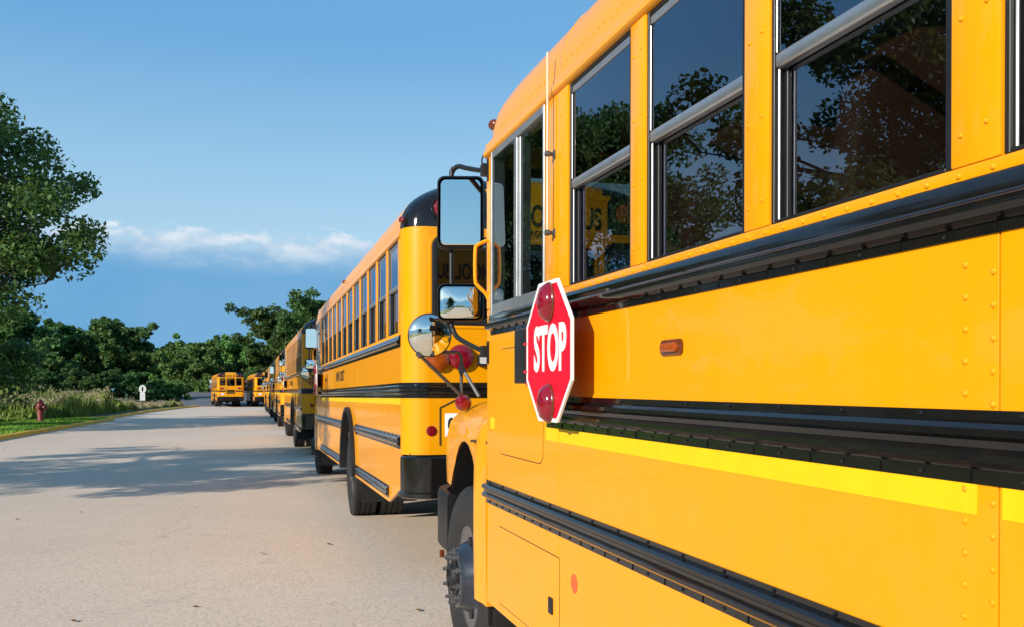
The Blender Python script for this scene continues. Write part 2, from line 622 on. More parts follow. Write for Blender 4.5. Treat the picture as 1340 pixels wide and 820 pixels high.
# ------------------------------------------------------------------ ground heights and setting
KN = [(-400, -0.12), (-8, -0.12), (-2, -0.11), (5, -0.078), (10, -0.004), (16, -0.030), (25, 0.0), (95, 0.0), (3000, 0.0)]
def ground_z(y):
    for (y0, z0), (y1, z1) in zip(KN, KN[1:]):
        if y <= y1:
            t = (y - y0) / (y1 - y0)
            t = t * t * (3 - 2 * t)
            return z0 + (z1 - z0) * t
    return 0.0


YS = [-300, -120, -60, -30, -16, -8] + [-6 + 1.0 * i for i in range(34)] + [30, 36, 44, 54, 66, 80, 95, 120, 200, 400, 900, 2000]
def sheet(name, xs_of_y, mat, dz, ys=YS, kind='structure'):
    mb = MB()
    mb.strip([[(x, y, ground_z(y) + dz) for x in xs_of_y(y)] for y in ys])
    o = put(name, mb, mat, smooth=60)
    o['kind'] = kind
    return o


sheet('ground', lambda y: [-1500, -60, -7.5, 0, 30, 1500], 'field', -0.02)

KERB = [(-8.3, -40), (-8.0, -10), (-7.75, 0), (-7.5, 10), (-7.22, 22), (-6.94, 32), (-6.55, 42), (-6.1, 52.6)]
KERB2 = [(-9.2, 53.6), (-7.4, 54.4), (-6.75, 55.2), (-6.45, 60), (-6.1, 70), (-5.3, 80), (-4.4, 89.5), (-3.6, 96)]
def kx(y, K):
    for (x0, y0), (x1, y1) in zip(K, K[1:]):
        if y <= y1:
            return x0 + (x1 - x0) * (y - y0) / (y1 - y0)
    return K[-1][0]


def road_left(y):
    if y < 52.6: return kx(y, KERB) - 0.02
    return kx(max(y, 56), KERB2) - 0.02


ys_road = [-60, -30, -16, -8] + [-6 + 1.0 * i for i in range(34)] + [30, 32, 36, 42, 44, 48, 52.6, 54, 55.2, 60, 66, 70, 75, 80, 85, 89.5, 97]
sheet('road', lambda y: [road_left(y) - (1.2 if y > 52 and y < 55 else 0), 0, 8, 26], 'road', 0.0, ys_road)


def kerb(name, K):
    prof = [(0.0, -0.03), (0.0, 0.10), (-0.02, 0.13), (-0.17, 0.14), (-0.19, 0.12), (-0.19, -0.03)]
    rows = []
    pts = []
    for (x0, y0), (x1, y1) in zip(K, K[1:]):
        n = max(1, int(abs(y1 - y0) / 2))
        for i in range(n):
            pts.append((x0 + (x1 - x0) * i / n, y0 + (y1 - y0) * i / n))
    pts.append(K[-1])
    for i, (x, y) in enumerate(pts):
        a, b = pts[max(0, i - 1)], pts[min(len(pts) - 1, i + 1)]
        t = Vector((b[0] - a[0], b[1] - a[1])).normalized()
        nx, ny = t.y, -t.x
        rows.append([Vector((x + nx * p, y + ny * p, ground_z(y) + h)) for p, h in prof])
    n = len(prof)
    root = None
    for i in range(len(rows) - 1):
        r0, r1 = rows[i], rows[i + 1]
        g = 0.006 / max(0.1, (r1[0] - r0[0]).length)
        mb = MB().strip([[p.lerp(q, g) for p, q in zip(r0, r1)], [p.lerp(q, 1 - g) for p, q in zip(r0, r1)]])
        mb.f += [tuple(range(n)), tuple(range(n, 2 * n))[::-1]]
        mb.m += [0, 0]
        if root is None:
            root = empty(name)
            root['kind'] = 'structure'
        put('kerb_length', mb, 'kerb', root, smooth=30)
    return root


kerb('kerb', KERB)
kerb('kerb', KERB2)
sheet('lawn', lambda y: [-13 - 0.02 * y, kx(y, KERB) - 0.185], 'lawn', 0.12, [-40, -20, -8, 0, 8, 16, 24, 32, 42, 48, 52.4])
sheet('verge', lambda y: [-40, kx(max(56, y), KERB2) - 0.18], 'field', 0.11, [56, 62, 70, 80, 90, 96])
# road that climbs away beyond the parked buses
mbs = MB()
mbs.strip([[(-5.2, 97, 0.0), (9, 97, 0.0)], [(-5.5, 104, 0.10), (9, 104, 0.1)], [(-7, 122, 1.35), (10, 122, 1.35)], [(-9, 150, 2.6), (12, 150, 2.6)]])
tag(put('drive', mbs, 'slope_road', smooth=60), kind='structure')

# ------------------------------------------------------------------ the school bus
W = 2.42                # width
ZG, ZR = 2.80, 0.47     # roof springing height and rise
YF = 9.84               # front wall
YW0, PITCH, WW = 8.63, 0.702, 0.588     # front edge of first window, pitch, width
ARCH_Y, ARCH_R = 4.27, 0.69
WZ0, WZ1 = 1.978, 2.735
HINGE_Y = YF


def roof_z(x, scale=1.0):
    t = min(max(x, 0), W) / (W / 2)
    t = abs(1 - t)
    return ZG + ZR * scale * max(0.0, 1 - t ** 2.5) ** 0.4


def build_bus(root):
    def side(fn, left=True):
        mb = fn()
        return mb if left else mb.mirror_x(W)

    both = (True, False)
    # ---- side panels, each with its own edges; the wheel arch is cut out of one of them
    seams = [0.2, 1.1, 3.26, 5.40, 6.5285, 8.738, YF]
    zb = 0.53
    for left in both:
        for a, b in zip(seams, seams[1:]):
            g = 0.0022
            y0, y1 = a + g, b - g
            if a == 0.2:
                poly = [(y0, 0.70), (0.85, zb), (y1, zb), (y1, 1.945), (y0, 1.945)]
            elif a == 3.26:
                arc = [(ARCH_Y - ARCH_R * math.cos(w), 0.56 + 0.72 * math.sin(w)) for w in [PI * i / 20 for i in range(21)]]
                poly = [(y0, zb)] + [(arc[0][0], zb)] + arc[0:] + [(arc[-1][0], zb), (y1, zb), (y1, 1.945), (y0, 1.945)]
            else:
                poly = [(y0, zb), (y1, zb), (y1, 1.945), (y0, 1.945)]
            mb = MB().prism(poly, 0.0, 0.022, 'x')
            if not left: mb.mirror_x(W)
            put('side_panel', mb, 'yellow', root, smooth=20, bevel=0.0008 if a != 3.26 else 0, seg=1)
    # inner backing so that seams read dark
        mb = MB().prism([(0.22, 0.72), (0.86, zb + .01), (ARCH_Y - .74, zb + .01), (ARCH_Y - .74, 1.30), (ARCH_Y + .74, 1.30), (ARCH_Y + .74, zb + .01), (YF - .01, zb + .01), (YF - .01, 1.94), (0.22, 1.94)], 0.024, 0.05, 'x')
        if not left: mb.mirror_x(W)
        put('inner_wall', mb, 'seam', root)
        # window sill strip
        mb = MB().box(-0.002, 0.05, 0.2, YF, 1.947, 1.976)
        if not left: mb.mirror_x(W)
        put('window_sill', mb, 'yellow', root, bevel=0.002)
        # header with drip rail
        prof = [(0.05, 2.735), (0.0, 2.735), (-0.010, 2.740), (-0.016, 2.746), (-0.017, 2.760), (-0.012, 2.772), (-0.005, 2.780), (-0.003, 2.803), (0.05, 2.803)]
        mb = MB().prism(prof, 0.2, YF + 0.02, 'y')
        if not left: mb.mirror_x(W)
        put('drip_rail', mb, 'yellow', root, smooth=40)
        # pillars
        for k in range(13):
            if k == 0:
                p0, p1 = YW0 + 0.004, 8.905
            else:
                p1 = YW0 - PITCH * (k - 1) - WW - 0.001
                p0 = YW0 - PITCH * k + 0.001
                if k == 12: p0 = 0.2
            mb = MB().box(-0.004, 0.06, p0, p1, 1.9765, 2.734)
            mb2 = mb
            if k == 0:
                mb.box(-0.008, -0.003, p0 + 0.125, p0 + 0.13, 1.98, 2.73)
            if not left: mb.mirror_x(W)
            put('window_pillar', mb, 'yellow', root, bevel=0.004)
        # door / driver end post
        mb = MB().box(-0.003, 0.07, 9.757, YF + 0.012, 1.9765, 2.734)
        if not left: mb.mirror_x(W)
        put('windscreen_pillar', mb, 'yellow', root, bevel=0.012, seg=3)
        # passenger windows
        for k in range(12):
            yb = YW0 - PITCH * k - WW
            ye = YW0 - PITCH * k
            fr = MB()
            d0, d1 = 0.003, 0.06
            fr.box(d0, d1, yb, yb + 0.020, WZ0, WZ1 + .02)
            fr.box(d0, d1, ye - 0.012, ye, WZ0, WZ1 + .02)
            fr.box(d0 + .001, d1, yb + 0.020, ye - 0.012, WZ1 - 0.012, WZ1 + .02)
            fr.box(d0 + .001, d1, yb + 0.020, ye - 0.012, WZ0, WZ0 + 0.008)
            zm = 2.355
            # lower sash stiles sit deeper
            fr.box(0.028, 0.05, ye - 0.028, ye - 0.0122, WZ0 + 0.0081, zm)
            if not left: fr.mirror_x(W)
            wo = put('window', fr, 'matte_black', root, bevel=0.0015, seg=1)
            sb = MB()
            sb.prism([(0.006, zm - 0.010), (0.006, zm + 0.012), (0.010, zm + 0.019), (0.03, zm + 0.019), (0.03, zm - 0.017), (0.010, zm - 0.017)], yb + 0.0205, ye - 0.0125, 'y')
            sb.box(0.012, 0.018, ye - 0.0185, ye - 0.0125, WZ0 + 0.009, zm - 0.018)
            sb.box(0.007, 0.011, ye - 0.0165, ye - 0.0125, zm + 0.020, WZ1 - 0.041)
            sb.box(0.008, 0.03, yb + 0.0205, ye - 0.0125, WZ1 - 0.038, WZ1 - 0.0135)
            if not left: sb.mirror_x(W)
            put('sash_bar', sb, 'alu', wo, bevel=0.0015, seg=1)
            up = MB().box(0.0125, 0.0165, yb + 0.0202, ye - 0.0122, zm + 0.0195, WZ1 - 0.0125)
            lo = MB().box(0.034, 0.038, yb + 0.0202, ye - 0.0282, WZ0 + 0.0083, zm)
            if not left:
                up.mirror_x(W); lo.mirror_x(W)
            put('pane', up, 'glass_dark', wo, smooth=0)
            put('pane', lo, 'glass_dark', wo, smooth=0)
        # driver's sliding window with aluminium frame
        y0, y1, z0, z1 = 8.908, 9.752, 1.9375, 2.738
        fr = MB()
        fr.box(-0.008, 0.06, y0, y0 + 0.022, z0, z1)
        fr.box(-0.008, 0.06, y1 - 0.022, y1, z0, z1)
        fr.box(-0.007, 0.06, y0 + .0222, y1 - .0222, z1 - 0.030, z1)
        fr.box(-0.007, 0.06, y0 + .0222, y1 - .0222, z0, z0 + 0.022)
        fr.box(-0.004, 0.058, y0 + .0222, y1 - .0222, z0 + 0.0222, z0 + 0.060)
        ym = y0 + 0.40
        fr.box(-0.005, 0.05, ym, ym + 0.045, z0 + 0.0602, z1 - .0302)
        fr.box(0.004, 0.055, ym - 0.022, ym - 0.0005, z0 + 0.0602, z1 - .0302)
        if not left: fr.mirror_x(W)
        wo = put('driver_window', fr, 'alu', root, bevel=0.002, seg=1)
        p1 = MB().box(-0.001, 0.003, ym + .0452, y1 - .0223, z0 + .0602, z1 - .0302)
        p2 = MB().box(0.010, 0.014, y0 + .0223, ym - .0222, z0 + .0602, z1 - .0302)
        if not left:
            p1.mirror_x(W); p2.mirror_x(W)
        put('pane', p1, 'glass_clear', wo, smooth=0)
        put('pane', p2, 'glass_clear', wo, smooth=0)

        # ---- rub rails
        def rail_prof(zt, zb_):
            H = zt - zb_
            P = [(0.0, 1.0), (-0.004, 1.0), (-0.004, 0.86), (-0.020, 0.83), (-0.028, 0.76), (-0.028, 0.66), (-0.018, 0.60), (-0.016, 0.50),
                 (-0.022, 0.46), (-0.028, 0.42), (-0.028, 0.32), (-0.020, 0.25), (-0.006, 0.22), (-0.004, 0.20), (-0.004, 0.0), (0.0, 0.0)]
            if zt > 1.9:
                P = [(0.0, 1.0), (-0.004, 1.0), (-0.010, 0.93), (-0.014, 0.82), (-0.016, 0.64), (-0.019, 0.60), (-0.029, 0.56), (-0.034, 0.52), (-0.035, 0.46), (-0.034, 0.36),
                     (-0.029, 0.28), (-0.007, 0.225), (-0.004, 0.20), (-0.004, 0.0), (0.0, 0.0)]
            return [(x - 0.0005, zb_ + t * H) for x, t in P]
        rails = [(1.952, 1.852, [(0.2, YF - .08)]), (1.562, 1.438, [(0.2, 8.88)]),
                 (1.138, 1.024, [(0.21, ARCH_Y - .755), (ARCH_Y + .755, YF)]),
                 (0.672, 0.562, [(0.86, ARCH_Y - .755), (ARCH_Y + .755, 8.6)])]
        for zt, zb_, segs in rails:
            for a, b in segs:
                pr = rail_prof(zt, zb_)
                rows = []
                mb = MB()
                if zt == 1.562 and left:
                    # runs on round the rear corner on to the back
                    path = [((0, y), (1, 0)) for y in (b, 4.0, 1.0, 0.2)]
                    path += [((0.2 - 0.2 * math.cos(w), 0.2 - 0.2 * math.sin(w)), (math.cos(w), math.sin(w))) for w in [R(15 * i) for i in range(1, 7)]]
                    path += [((0.76, 0.0), (0, 1))]
                    for (px, py), (nx, ny) in path:
                        rows.append([(px + nx * o, py + ny * o, z) for o, z in pr])
                    mb.strip(rows, closed=True)
                    n = len(pr)
                    for s in (0, len(mb.v) - n):
                        mb.f.append(tuple(range(s, s + n))); mb.m.append(0)
                else:
                    mb.prism(pr, a, b, 'y')
                if not left: mb.mirror_x(W)
                ro = put('rub_rail', mb, 'black', root, smooth=28)
                bl = MB()
                H = zt - zb_
                y = b - 0.07
                while y > a + 0.03:
                    for zz in ((zt - 0.07 * H), (zb_ + 0.10 * H)):
                        if zt > 1.9 and zz > 1.9: continue
                        bl.lathe([(0.0055, -0.004), (0.005, -0.0075), (0.0025, -0.0095), (0.0, -0.010)], (0, y, zz), 'x', 6)
                    bl.box(-0.0075, -0.0045, y - 0.120, y - 0.114, zb_ + 0.01 * H, zb_ + 0.165 * H)
                    y -= 0.234
                if not left: bl.mirror_x(W)
                tag(put('rail_bolt', bl, 'black', ro, weld=False), kind='stuff')
        # rear bit of the middle rail on the other side of the back
        if not left:
            mb = MB().box(W - 0.76, W - 0.1, -0.024, 0.0, 1.44, 1.56)
            put('rub_rail', mb, 'black', root, bevel=0.01)
        # reflective tape pieces under the middle rail
        for a, b in ((0.205, 1.096), (1.104, 3.255), (3.266, 5.395), (5.406, 6.488), (6.5325, 8.70)):
            mb = MB().box(-0.0012, 0.0, a + (0.05 if a > 6.6 else 0), b, 1.385, 1.437)
            if a > 6.5 : mb = MB().box(-0.0012, 0.0, 6.575, 8.733, 1.385, 1.437)
            if a == 5.406: mb = MB().box(-0.0012, 0.0, 5.406, 6.520, 1.385, 1.437)
            if not left: mb.mirror_x(W)
            put('reflective_tape', mb, 'tape', root, smooth=0)
        for q in ((8.745, 8.90, 1.385, 1.437), (9.695, 9.775, 1.395, 1.45)):
            mb = MB().box(-0.0012, 0.0, *q)
            if not left: mb.mirror_x(W)
            put('reflective_tape', mb, 'tape', root, smooth=0)
        # access doors
        for (a, b, z0, z1, rr) in ((8.938, 9.61, 1.285, 1.775, 0.05), (8.73, 9.61, 0.575, 0.935, 0.012)):
            se = MB().ring(rrect(a - .004, b + .004, z0 - .004, z1 + .004, rr + .004), rrect(a, b, z0, z1, rr), -0.0008, 0.001, 'x')
            dp = MB().prism(rrect(a, b, z0, z1, rr), -0.0022, 0.001, 'x')
            if not left:
                se.mirror_x(W); dp.mirror_x(W)
            do = put('access_door', dp, 'yellow', root, smooth=20, bevel=0.001, seg=1)
            put('door_seam', se, 'seam', do, smooth=0)
            if rr < 0.02:
                la = MB().prism(rrect(8.80, 8.85, 0.70, 0.765, 0.006), -0.008, 0.0, 'x')
                if not left: la.mirror_x(W)
                put('latch', la, 'matte_black', do, bevel=0.002)
        # vertical panel lap strips with two rows of rivets
        rv = MB()
        def rivet(y, z, r=0.0068, x=0.0):
            rv.lathe([(r, x), (r * 0.9, x - 0.0025), (r * 0.5, x - 0.0042), (0.0, x - 0.0048)], (0, y, z), 'x', 8)
        for sy in (3.26, 6.5285):
            for i in range(22):
                z = 0.70 + 0.0545 * i
                if any(zb_ - 0.01 < z < zt + 0.01 for zt, zb_, _ in rails) : continue
                rivet(sy + 0.012, z)
                rivet(sy + 0.075, z + 0.018)
        y = 0.3
        while y < 8.6:
            rivet(y, 1.962, 0.0062, -0.002)
            y += 0.078
        for k in range(13):
            pc = [8.665, 8.735, 8.80][1] if k == 0 else YW0 - PITCH * (k - 1) - WW - 0.057
            for i in range(4):
                rivet(pc - 0.028, 2.04 + 0.2 * i, 0.0052, -0.004)
                rivet(pc + 0.03, 2.03 + 0.2 * i, 0.0052, -0.004)
        for i in range(14):
            rivet(8.76, 0.62 + 0.09 * i, 0.0035)
        # small fixings along the roof edge
        y = 0.3
        while y < 9.7:
            rv.lathe([(0.0048, 0), (0.003, -0.002), (0, -0.0025)], (0.0015, y, 2.835), 'x', 6)
            y += 0.055
        if not left: rv.mirror_x(W)
        tag(put('rivet', rv, 'yellow', root, weld=False, smooth=60), kind='stuff')
        # amber side marker and round orange sticker
        mk = MB().prism(rrect(7.692, 7.795, 1.700, 1.726, 0.012), -0.018, 0.0, 'x')
        if not left: mk.mirror_x(W)
        mo = put('side_marker', mk, 'lens_amber', root, bevel=0.004)
        mk = MB().prism(rrect(7.672, 7.812, 1.690, 1.736, 0.016), -0.007, 0.0, 'x')
        if not left: mk.mirror_x(W)
        put('marker_base', mk, 'lens_marker', mo, bevel=0.002)
        st = MB().lathe([(0.036, -0.0012), (0.036, 0.0)], (0, 8.562, 0.872), 'x', 20)
        if not left: st.mirror_x(W)
        put('sticker', st, 'sticker', root, smooth=0)
        # wheel arch rubber of the rear wheel
        arc = lambda r, rz: [(ARCH_Y - r * math.cos(w), 0.56 + rz * math.sin(w)) for w in [PI * i / 24 for i in range(25)]]
        o_, i_ = arc(ARCH_R + 0.045, 0.765), arc(ARCH_R - 0.005, 0.715)
        poly = [(o_[0][0], 0.53)] + o_ + [(o_[-1][0], 0.53)]
        polyi = [(i_[0][0], 0.53)] + i_ + [(i_[-1][0], 0.53)]
        mb = MB()
        mb.strip([[(-0.001, *p) for p in poly], [(-0.04, *p) for p in poly], [(-0.05, *((np.array(p) + np.array(q)) / 2)) for p, q in zip(poly, polyi)], [(-0.04, *p) for p in polyi], [(0.10, *p) for p in polyi]])
        if not left: mb.mirror_x(W)
        put('wheel_arch', mb, 'matte_black', root)
        mb = MB()
        mb.strip([[(0.05, *p) for p in polyi], [(0.85, *p) for p in polyi]])
        mb.add([(0.85, *p) for p in polyi], [tuple(range(len(polyi)))])
        if not left: mb.mirror_x(W)
        put('wheel_housing', mb, 'matte_black', root)
        # mud flap behind the rear wheels
        mb = MB().box(0.06, 0.70, ARCH_Y - 0.80, ARCH_Y - 0.785, 0.24, 0.60)
        if not left: mb.mirror_x(W)
        put('mud_flap', mb, 'matte_black', root)

    # ---- roof: lofted shell, with black lamp panels cut out at the four corners
    NX = 36
    xs = [W / 2 - W / 2 * math.cos(PI * i / NX) for i in range(NX + 1)]
    yst = [0.0, 0.02, 0.06, 0.12, 0.22, 0.30] + [0.30 + 0.702 * i for i in range(1, 14)] + [9.55, 9.70, 9.80, 9.86, 9.885]
    def plan_half(y):
        if y < 0.2:
            return W / 2 - 0.2 * (1 - math.sqrt(max(0, 1 - ((0.2 - y) / 0.2) ** 2)))
        if y > 9.72:
            t = (y - 9.72) / 0.18
            return W / 2 - 0.12 * (1 - math.sqrt(max(0, 1 - min(1, t) ** 2)))
        return W / 2
    def rise(y):
        if y < 0.30:
            t = (0.30 - y) / 0.30
            return 0.60 + 0.40 * math.sqrt(max(0, 1 - t * t))
        if y > 9.50:
            t = (y - 9.50) / 0.385
            return 0.55 + 0.45 * math.sqrt(max(0, 1 - t * t))
        return 1.0
    rows = []
    for y in yst:
        h = plan_half(y)
        rows.append([(W / 2 + (x - W / 2) * h / (W / 2), y, roof_z(x, rise(y))) for x in xs])
    groups = {'roof': MB(), 'lamp_rl': MB(), 'lamp_rr': MB(), 'lamp_fl': MB(), 'lamp_fr': MB()}
    def wh(x, y):
        if y < 0.21:
            return 'lamp_rl' if x < 0.70 else ('lamp_rr' if x > W - 0.70 else 'roof')
        if y > 9.60:
            return 'lamp_fl' if 0.16 < x < 0.74 else ('lamp_fr' if W - 0.74 < x < W - 0.16 else 'roof')
        return 'roof'
    for i in range(len(rows) - 1):
        for k in range(NX):
            q = [rows[i][k], rows[i][k + 1], rows[i + 1][k + 1], rows[i + 1][k]]
            cx, cyy = sum(p[0] for p in q) / 4, sum(p[1] for p in q) / 4
            groups[wh(cx, cyy)].add(q, [(0, 1, 2, 3)])
    # end faces (rear gable above the wall, front gable)
    for (row, y, rear) in ((rows[0], 0.0, True), (rows[-1], yst[-1], False)):
        for k in range(NX):
            a, b = row[k], row[k + 1]
            q = [a, b, (b[0], y, ZG - 0.0), (a[0], y, ZG - 0.0)]
            groups[wh((a[0] + b[0]) / 2, 0.0 if rear else 9.88)].add(q, [(0, 1, 2, 3)])
    put('roof', groups['roof'], 'yellow', root, smooth=50)
    for key in ('lamp_rl', 'lamp_rr', 'lamp_fl', 'lamp_fr'):
        po = put('lamp_panel', groups[key], 'black', root, smooth=50)
        rear = key[5] == 'r'
        cxs = (0.44, 0.62) if key[6] == 'l' else (W - 0.44, W - 0.62)
        for xx, mt, dz in ((cxs[0] - (0.13 if key[6] == 'l' else -0.13), 'lens_red', 0.115), (cxs[1] - (0.06 if key[6] == 'l' else -0.06), 'lens_amber', 0.115)):
            zc = ZG + dz + (0.06 if mt == 'lens_amber' else 0.035)
            s = -1 if rear else 1
            yb = 0.0 if rear else 9.88
            lm = MB().lathe([(0.098, 0.03 * -s), (0.098, s * 0.035), (0.088, s * 0.035), (0.086, s * 0.02)], (xx, yb, zc), 'y', 24)
            lo = put('warning_lamp', lm, 'matte_black', po)
            ln = MB().lathe([(0.086, s * 0.01), (0.084, s * 0.024), (0.06, s * 0.04), (0.03, s * 0.047), (0.0, s * 0.049)], (xx, yb, zc), 'y', 24)
            lo2 = put('lamp_lens', ln, mt, po)
    # roof bow seams
    for y in (1.7, 3.1, 4.5, 5.9, 7.3, 8.72):
        mb = MB()
        mb.strip([[(x, y - 0.022, roof_z(x) + 0.0005) for x in xs], [(x, y - 0.020, roof_z(x) + 0.004) for x in xs], [(x, y + 0.020, roof_z(x) + 0.004) for x in xs], [(x, y + 0.022, roof_z(x) + 0.0005) for x in xs]])
        put('roof_seam', mb, 'yellow', root, smooth=50)
    # roof edge marker lamps
    for (x, y, z, mt) in ((0.05, 9.86, 2.905, 'lens_marker'), (W - 0.05, 9.86, 2.905, 'lens_marker'), (0.02, 0.17, 2.87, 'lens_red'), (W - 0.02, 0.17, 2.87, 'lens_red'),
                          (0.03, 5.0, 2.93, 'lens_marker'), (W - 0.03, 5.0, 2.93, 'lens_marker')):
        mb = MB().lathe([(0.034, 0.0), (0.036, 0.012), (0.030, 0.028), (0.018, 0.037), (0.0, 0.040)], (0, 0, 0), 'z', 14, squash=(0.75, 1.25))
        sx = -1 if x < 1 else 1
        mb.xform(Matrix.Translation((x, y, z)) @ Matrix.Rotation(R(72 * sx), 4, 'Y'))
        put('roof_marker', mb, mt, root)
    # inner ceiling
    mb = MB()
    mb.strip([[(0.06 + (x / W) * (W - 0.12), y, roof_z(x) - 0.06) for x in xs] for y in (0.25, 9.6)])
    put('ceiling', mb, 'interior', root, smooth=50)

    # ---- rear wall: rounded corners and flat back with window openings
    def plate_holes(x0, x1, z0, z1, holes, ya, yb):
        X = sorted({x0, x1, *[h for q in holes for h in q[:2]]})
        Z = sorted({z0, z1, *[h for q in holes for h in q[2:]]})
        mb = MB()
        def hole(a, b, c, d):
            return any(q[0] <= a and b <= q[1] and q[2] <= c and d <= q[3] for q in holes)
        solid = {}
        for i in range(len(X) - 1):
            for j in range(len(Z) - 1):
                solid[i, j] = not hole(X[i], X[i + 1], Z[j], Z[j + 1])
        for (i, j), s in solid.items():
            if not s: continue
            a, b, c, d = X[i], X[i + 1], Z[j], Z[j + 1]
            mb.add([(a, ya, c), (b, ya, c), (b, ya, d), (a, ya, d)], [(0, 1, 2, 3)])
            mb.add([(a, yb, c), (b, yb, c), (b, yb, d), (a, yb, d)], [(3, 2, 1, 0)])
            for (di, dj, e) in ((-1, 0, ((a, c), (a, d))), (1, 0, ((b, c), (b, d))), (0, -1, ((a, c), (b, c))), (0, 1, ((a, d), (b, d)))):
                if not solid.get((i + di, j + dj), False):
                    (e0, e1), (e2, e3) = e
                    mb.add([(e0, ya, e1), (e2, ya, e3), (e2, yb, e3), (e0, yb, e1)], [(0, 1, 2, 3)])
        return mb
    rz0, rz1 = 0.985, ZG
    for left in both:
        arc = [(0.2 - 0.2 * math.cos(w), 0.2 - 0.2 * math.sin(w)) for w in [R(9 * i) for i in range(11)]]
        inn = [(0.2 - 0.16 * math.cos(w), 0.2 - 0.16 * math.sin(w)) for w in [R(9 * i) for i in range(11)]]
        mb = MB().prism(arc + inn[::-1], rz0, rz1, 'z')
        if not left: mb.mirror_x(W)
        put('corner_panel', mb, 'yellow', root, smooth=50)
    rw = [(0.25, 0.70, 2.05, 2.70), (W - 0.70, W - 0.25, 2.05, 2.70)]
    for x0, x1, hl in ((0.2, 0.785, [rw[0]]), (W - 0.785, W - 0.2, [rw[1]])):
        put('rear_panel', plate_holes(x0, x1, rz0, rz1, hl, 0.0, 0.04), 'yellow', root)
    door_holes = [(0.87, W - 0.87, 2.02, 2.66), (0.87, W - 0.87, 1.27, 1.60)]
    put('rear_header', MB().box(0.788, W - 0.788, 0.0, 0.04, 2.742, rz1), 'yellow', root)
    put('rear_panel', MB().box(0.788, W - 0.788, 0.0, 0.04, rz0, 1.118), 'yellow', root)
    door = put('emergency_door', plate_holes(0.795, W - 0.795, 1.124, 2.736, door_holes, -0.008, 0.035), 'yellow', root)
    put('door_seal', MB().ring(rrect(0.786, W - 0.786, 1.116, 2.742, .01), rrect(0.80, W - 0.80, 1.13, 2.73, .01), 0.001, 0.03, 'y'), 'seam', door)
    hd = MB().tube([(0.85, -0.008, 1.80), (0.85, -0.05, 1.80), (1.0, -0.05, 1.80), (1.0, -0.008, 1.80)], 0.01, 8)
    put('door_handle', hd, 'steel', door)
    for (x0, x1, z0, z1), par, yy in ((rw[0], root, 0.0), (rw[1], root, 0.0), (door_holes[0], door, -0.008), (door_holes[1], door, -0.008)):
        fr = MB().ring(rrect(x0 - 0.03, x1 + 0.03, z0 - 0.03, z1 + 0.03, 0.09, 5), rrect(x0 + 0.015, x1 - 0.015, z0 + 0.015, z1 - 0.015, 0.06, 5), yy - 0.012, yy + 0.02, 'y')
        if par is root:
            wo = put('rear_window', fr, 'matte_black', root, bevel=0.004)
            put('pane', MB().box(x0 + .001, x1 - .001, yy + 0.005, yy + 0.009, z0 + .001, z1 - .001), 'glass_dark', wo, smooth=0)
            # pressed yellow surround
            sr = MB().ring(rrect(x0 - 0.055, x1 + 0.055, z0 - 0.055, z1 + 0.055, 0.11, 5), rrect(x0 - 0.031, x1 + 0.031, z0 - 0.031, z1 + 0.031, 0.09, 5), yy - 0.007, yy + 0.004, 'y')
            put('window_surround', sr, 'yellow', wo, bevel=0.003)
        else:
            put('window_frame', fr, 'matte_black', par, bevel=0.004)
            put('pane', MB().box(x0 + .001, x1 - .001, yy + 0.008, yy + 0.012, z0 + .001, z1 - .001), 'glass_dark', par, smooth=0)
    # rear lamps
    for mx in (False, True):
        for (x, z, r, mt, d) in ((0.262, 1.750, 0.098, 'lens_amber', 0.06), (0.452, 1.765, 0.105, 'lens_red', 0.06), (0.215, 1.175, 0.042, 'lens_red', 0.012)):
            mb = MB().lathe([(r, 0.0), (r, -d * 0.35), (r * 0.92, -d * 0.7), (r * 0.6, -d * 0.95), (0, -d)], (x, 0, z), 'y', 28)
            if mx: mb.mirror_x(W)
            put('tail_lamp' if r > .05 else 'reflector', mb, mt, root)
        mb = MB().prism(rrect(0.59, 0.69, 1.695, 1.79, 0.012), -0.05, 0.0, 'y')
        if mx: mb.mirror_x(W)
        lo = put('reversing_lamp', mb, 'matte_black', root, bevel=0.006)
        mb = MB().prism(rrect(0.60, 0.68, 1.712, 1.78, 0.012), -0.056, -0.0502, 'y')
        if mx: mb.mirror_x(W)
        put('lamp_lens', mb, 'lens_clear', lo)
    # number plate in its pressed recess, left of the door
    pl = MB().box(0.325, 0.63, -0.010, -0.0005, 1.13, 1.315)
    po = put('number_plate', pl, 'plate', root, bevel=0.002)
    text_mesh('plate_lettering', '0', 0.15, 'letter', po, (0.345, -0.0115, 1.22), (1, 0, 0), (0, 0, 1), 0.8, 0.004)
    mb = MB().tube([(0.285, -0.001, 1.06), (0.285, -0.001, 1.36), (0.42, -0.001, 1.425), (0.46, -0.001, 1.50), (0.76, -0.001, 1.50)], 0.007, 6)
    put('plate_surround', mb, 'seam', root)
    text_mesh('rear_lettering', 'SCHOOL BUS', 0.25, 'letter', root, (W / 2, -0.0015, 2.915), (1, 0, 0), (0, 0, 1), 0.60, 0.006, align='CENTER')
    text_mesh('rear_lettering', 'EMERGENCY DOOR', 0.07, 'letter', root, (W / 2, -0.0015, 2.775), (1, 0, 0), (0, 0, 1), 0.95, 0.002, align='CENTER')
    text_mesh('front_lettering', 'SCHOOL BUS', 0.24, 'letter', root, (W / 2, 9.8868, 2.92), (-1, 0, 0), (0, 0, 1), 0.58, 0.006, align='CENTER')
    text_mesh('side_lettering', 'MVI DIST', 0.185, 'letter', root, (-0.0013, 5.95, 1.715), (0, -1, 0), (0, 0, 1), 1.55, 0.004)
    # rear bumper wrapping the corners
    path = [((0.06, 0.19), (-1, 0))] + [((0.22 - 0.16 * math.cos(w), 0.19 - 0.19 * math.sin(w)), (-math.cos(w), -math.sin(w))) for w in [R(15 * i) for i in range(1, 7)]]
